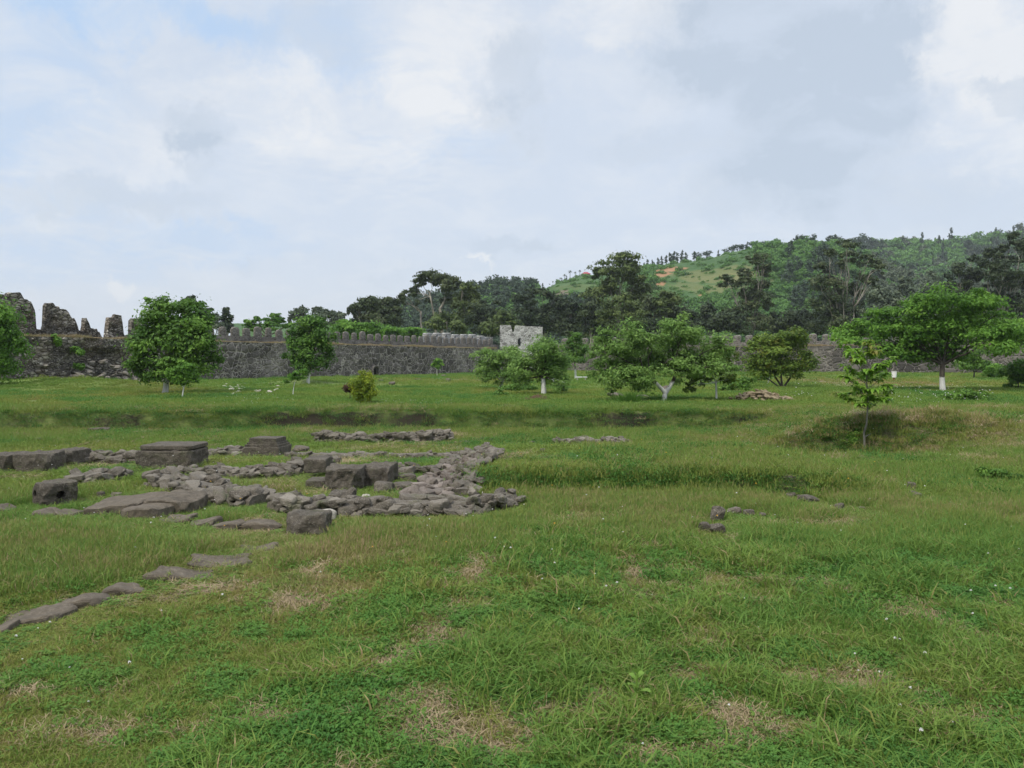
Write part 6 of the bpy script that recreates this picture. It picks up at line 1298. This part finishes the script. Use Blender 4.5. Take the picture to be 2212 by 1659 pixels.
# -- near: 2.2 to 9 m
def near(n, d0, d1, sc):
    x, y = wedge(n, d0, d1, 0); ok = clear_mask(x, y, 0.06); x, y = x[ok], y[ok]; m = len(x)
    ls = line_side(x, y) + 0.5 * (fbm(x / 0.6, y / 0.6, 19) - 0.5); dr = dry_of(x, y); pat = fbm(x / 0.45, y / 0.45, 23); pat2 = fbm(x / 0.8, y / 0.8, 29); r = rg.random(m); tn = tint_of(x, y) + 0.5 * (fbm(x / 0.2, y / 0.2, 53, 2) - 0.5)
    lush_side = sm(-0.25, 0.35, ls) * (1 - sm(7.0, 8.6, y)); mead = sm(5.8, 7.8, y + 2.2 * (pat2 - .5)) * 0.75
    beyond = sm(0.0, 0.5, y - (6.35 + 0.42 * (x + 1.4))) * (x < 0.2)           # past the kerb slabs the grass is left longer
    mead = np.maximum(mead, 0.75 * beyond)
    kind = np.full(m, 0)
    kind = np.where(r < 0.07 + 0.62 * lush_side * sm(0.49, 0.60, pat), 1, kind)                       # lush
    kind = np.where((rg.random(m) < np.where(ls < -0.1, 0.22, 0.5)) & (pat2 > 0.55) & (mead < .5), 2, kind)                # clover
    kind = np.where((rg.random(m) < np.where(ls < -0.1, 0.2, 0.45)) & (pat2 < 0.44) & (mead < .6), 4, kind)              # small weeds
    kind = np.where(rg.random(m) < mead, 5, kind)
    kind = np.where(rg.random(m) < 0.95 * sm(0.06, 0.40, dr), 3, kind)
    kind = np.where((kind == 3) & (rg.random(m) < 0.22), 0, kind); kind = np.where((kind == 3) & (rg.random(m) < 0.12), 4, kind); kind = np.where((kind == 3) & (rg.random(m) < 0.3), -1, kind)
    kind = np.where((kind == 1) & (ls < -0.2) & (rg.random(m) < 0.72) & (mead < .3), 0, kind)
    
    for k, nm, hs, s_ in ((0, 'short', 1.0, 1.0), (1, 'lush', 1.0, 1.05), (2, 'clover', 1.0, 1.0), (3, 'straw', 1.0, 1.1), (4, 'weedy', 1.0, 1.0), (5, 'meadow', 0.9, 0.95)):
        q = kind == k; emit(x[q], y[q], nm, sc * s_ * (1 + 0.25 * lush_side[q] if k == 1 else 1), tn[q] + (0.10 if k in (1, 5) else 0), hs)
near(21000, 2.0, 5.2, 0.85); near(28000, 5.2, 9.5, 1.0)
# -- middle: 9.5 to 27 m
def middle(n, d0, d1, sc):
    x, y = wedge(n, d0, d1, 0); ok = clear_mask(x, y, 0.34); x, y = x[ok], y[ok]; m = len(x); dr = dry_of(x, y); tn = tint_of(x, y); r = rg.random(m); pat = fbm(x / 1.5, y / 1.5, 43)
    bank = np.clip((slope_of(x, y) - 0.45) / 0.4, 0, 1)
    ruins = (x < 1.2) * sm(10.0, 10.8, y) * (1 - sm(20, 22, y))
    kind = np.where(r < 0.40, 1, 0); kind = np.where((pat > 0.58) & (rg.random(m) < 0.6), 2, kind); kind = np.where(rg.random(m) < 0.8 * dr, 3, kind); kind = np.where((bank > 0.25) & (rg.random(m) < 0.85), 2, kind)
    dropp = (rg.random(m) < 0.35 * dr + 0.5 * bank * (fbm(x / 1.6, y / 4, 41) > 0.5)); kind = np.where(dropp, -1, kind)
    mounds = np.exp(-((x - 8) / 2.4) ** 2 - ((y - 17) / 1.2) ** 2)
    kind = np.where((ruins > rg.random(m)) & (rg.random(m) < 0.38), -1, kind); kind = np.where((ruins > .5) & (kind == 1) & (rg.random(m) < 0.85), 0, kind); low = 1 - 0.5 * ruins
    for k, nm, hs, s_ in ((0, 'mid', 1.0, 1.0), (1, 'meadow', 0.85, 1.15), (2, 'herb', 1.2, 1.15), (3, 'straw', 1.5, 1.6)):
        q = kind == k; emit(x[q], y[q], nm, sc * s_, tn[q] + (0.08 if k == 1 else 0) + (0.18 if k == 2 else 0) + (0.35 * bank[q] if k == 2 else 0) - 0.25 * mounds[q], hs * low[q], 0.15)
middle(26000, 9.5, 16.5, 1.0); middle(26000, 16.5, 28, 1.35)
# -- the two low banks: tangled herbs hanging over bare soil
n_ = 9000; y = np.concatenate([rg.uniform(24.3, 26.0, n_ * 3 // 5), rg.uniform(9.3, 10.6, n_ * 2 // 5)]); x = rg.uniform(-1, 1, n_) * np.where(y > 20, 21, 5.5)
sl = slope_of(x, y); q = (sl > 0.22) & (rg.random(n_) < 0.55 + 0.45 * (fbm(x / 1.6, y / 4, 41) < 0.47)); x, y = x[q], y[q]
emit(x, y, 'herb', 1.0, rg.uniform(0.35, 1.0, len(x)), 1.2, 0.3); emit(x[::3], y[::3], 'mid', 0.9, rg.uniform(0.3, 0.8, len(x[::3])), 1.1, 0.3)
n_ = 1500; x = rg.normal(8.0, 1.9, n_); y = rg.normal(16.9, 0.7, n_); emit(x, y, 'herb', 0.9, rg.uniform(0.1, 0.75, n_), 1.1, 0.25); emit(x[::2] + 0.07, y[::2], 'mid', 0.9, rg.uniform(0.0, 0.6, len(x[::2])), 1.2, 0.2)
# -- far meadow to the walls
def far_meadow(n, d0, d1, sc):
    x, y = wedge(n, d0, d1, 0)
    inside = ((x - WA[0]) * WD[1] - (y - WA[1]) * WD[0] > 0.4) & (((x - WC[0]) * 0.5042 + (y - WC[1]) * 0.8636) < -0.3); x, y = x[inside], y[inside]
    dr = dry_of(x, y); tn = tint_of(x, y) + 0.05; m = len(x); keep = rg.random(m) > 0.55 * dr; x, y, tn, dr = x[keep], y[keep], tn[keep], dr[keep]
    herb = (fbm(x / 3.5, y / 3.5, 47) > 0.6) & (rg.random(len(x)) < .5)
    emit(x[~herb], y[~herb], 'far', sc, tn[~herb], 0.85, 0.1); emit(x[herb], y[herb], 'herb', sc * 2.2, tn[herb] + 0.15, 1.2, 0.1)
far_meadow(15000, 27, 50, 0.85); far_meadow(15000, 50, 122, 1.35)
# -- dry fringe along the ledge of the walls
for (A_, D_, s0, s1_, n_, z_) in ((WA, WD, -32, 49, 1500, LEDGE), (WC, WR, 1, 70, 1100, LEDR)):
    s = rg.uniform(s0, s1_, n_); v = rg.uniform(0.05, 1.25, n_); q_ = rg.random(n_) < 0.62; s, v = s[q_], v[q_]; n_ = len(s); nx_, ny_ = -D_[1], D_[0]
    x = A_[0] + s * D_[0] + v * nx_; y = A_[1] + s * D_[1] + v * ny_; m0 = len(PTS['p']); emit(x, y, 'ledge', 0.7, rg.uniform(0.2, 1.0, n_), 0.4 + 1.6 * sm(0.4, 0.65, fbm(x / 2.5, y / 2.5, 67)), 0.1); PTS['p'][m0][:, 2] = z_ + 0.03
cat_ = {k: np.concatenate(v) for k, v in PTS.items()}
scatter('grass', cat_['p'], cat_['r'], cat_['s'], cat_['i'], cat_['t'], PR)

# ------------------------------------------------------------------ small flowers
def flower_shape(nm, r, h, mat, petals):
    V, F = [], []; rng = np.random.default_rng(4)
    for k in range(petals):
        d = rng.normal(0, 1, 3); d[2] = abs(d[2]) * 0.8 + 0.1; d /= np.linalg.norm(d); a = np.cross(d, rng.normal(0, 1, 3)); a /= np.linalg.norm(a); b = np.cross(d, a); c = np.array([0, 0, h]) + d * r * 0.7; n0 = len(V)
        V += [c - a * r * .4, c - b * r * .3, c + a * r * .4 + d * r * .3, c + b * r * .3]; F.append((n0, n0 + 1, n0 + 2, n0 + 3))
    return mesh_np(nm, V, np.array(F), mat)
fl = [flower_shape('clover_head', 0.0072, 0.075, P_petal, 26), flower_shape('white_bloom', 0.022, 0.30, P_petal, 22), flower_shape('yellow_head', 0.009, 0.17, P_orange, 14), flower_shape('daisy_head', 0.0085, 0.20, P_petal, 16)]
FX, FY, FI, FS = [], [], [], []
x, y = wedge(420, 2.5, 9.5, 0); q = fbm(x / 0.8, y / 0.8, 29) > 0.50; x, y = x[q], y[q]; FX += list(x); FY += list(y); FI += [0] * len(x); FS += list(rg.uniform(0.7, 1.3, len(x)))
x, y = wedge(280, 6.5, 20, 0); FX += list(x); FY += list(y); FI += list(np.where(rg.random(len(x)) < 0.45, 2, 3)); FS += list(rg.uniform(0.7, 1.2, len(x)))
for _ in range(120):
    px, py = (rg.uniform(1900, 2140), rg.uniform(842, 882)) if rg.random() < 0.8 else (rg.uniform(1690, 1760), rg.uniform(842, 872))
    g = ground_at(px, py); FX.append(g.x); FY.append(g.y); FI.append(1); FS.append(rg.uniform(0.6, 1.3))
for _ in range(130):
    px, py = (rg.normal(545, 45), rg.uniform(860, 882)) if rg.random() < 0.6 else (rg.normal(880, 60), rg.uniform(870, 880))
    g = ground_at(px, py); FX.append(g.x); FY.append(g.y); FI.append(1); FS.append(rg.uniform(0.3, 0.6))
FX, FY = np.array(FX), np.array(FY); n = len(FX); FS = np.array(FS)
scatter('wild_flowers', np.stack([FX, FY, H(FX, FY)], -1), np.stack([rg.normal(0, .15, n), rg.normal(0, .15, n), rg.uniform(0, 6.28, n)], -1), np.stack([FS, FS, FS], -1), FI, np.full(n, .5), fl)

# ------------------------------------------------------------------ the thin haze of the air
hm = bpy.data.materials.new('haze_air'); hm.use_nodes = True; hm.node_tree.nodes.clear()
vo = hm.node_tree.nodes.new('ShaderNodeOutputMaterial'); pv = hm.node_tree.nodes.new('ShaderNodeVolumePrincipled')
pv.inputs['Color'].default_value = (0.86, 0.91, 0.97, 1); pv.inputs['Density'].default_value = 0.00016; pv.inputs['Anisotropy'].default_value = 0.0
hm.node_tree.links.new(pv.outputs[0], vo.inputs['Volume'])
bx, bf = gridbox(1, 1, 1)
tag(link('haze', mesh_np('haze', bx * np.array([3400, 2300, 75]) + np.array([0, 1700, 71]), bf, hm)), kind='stuff')
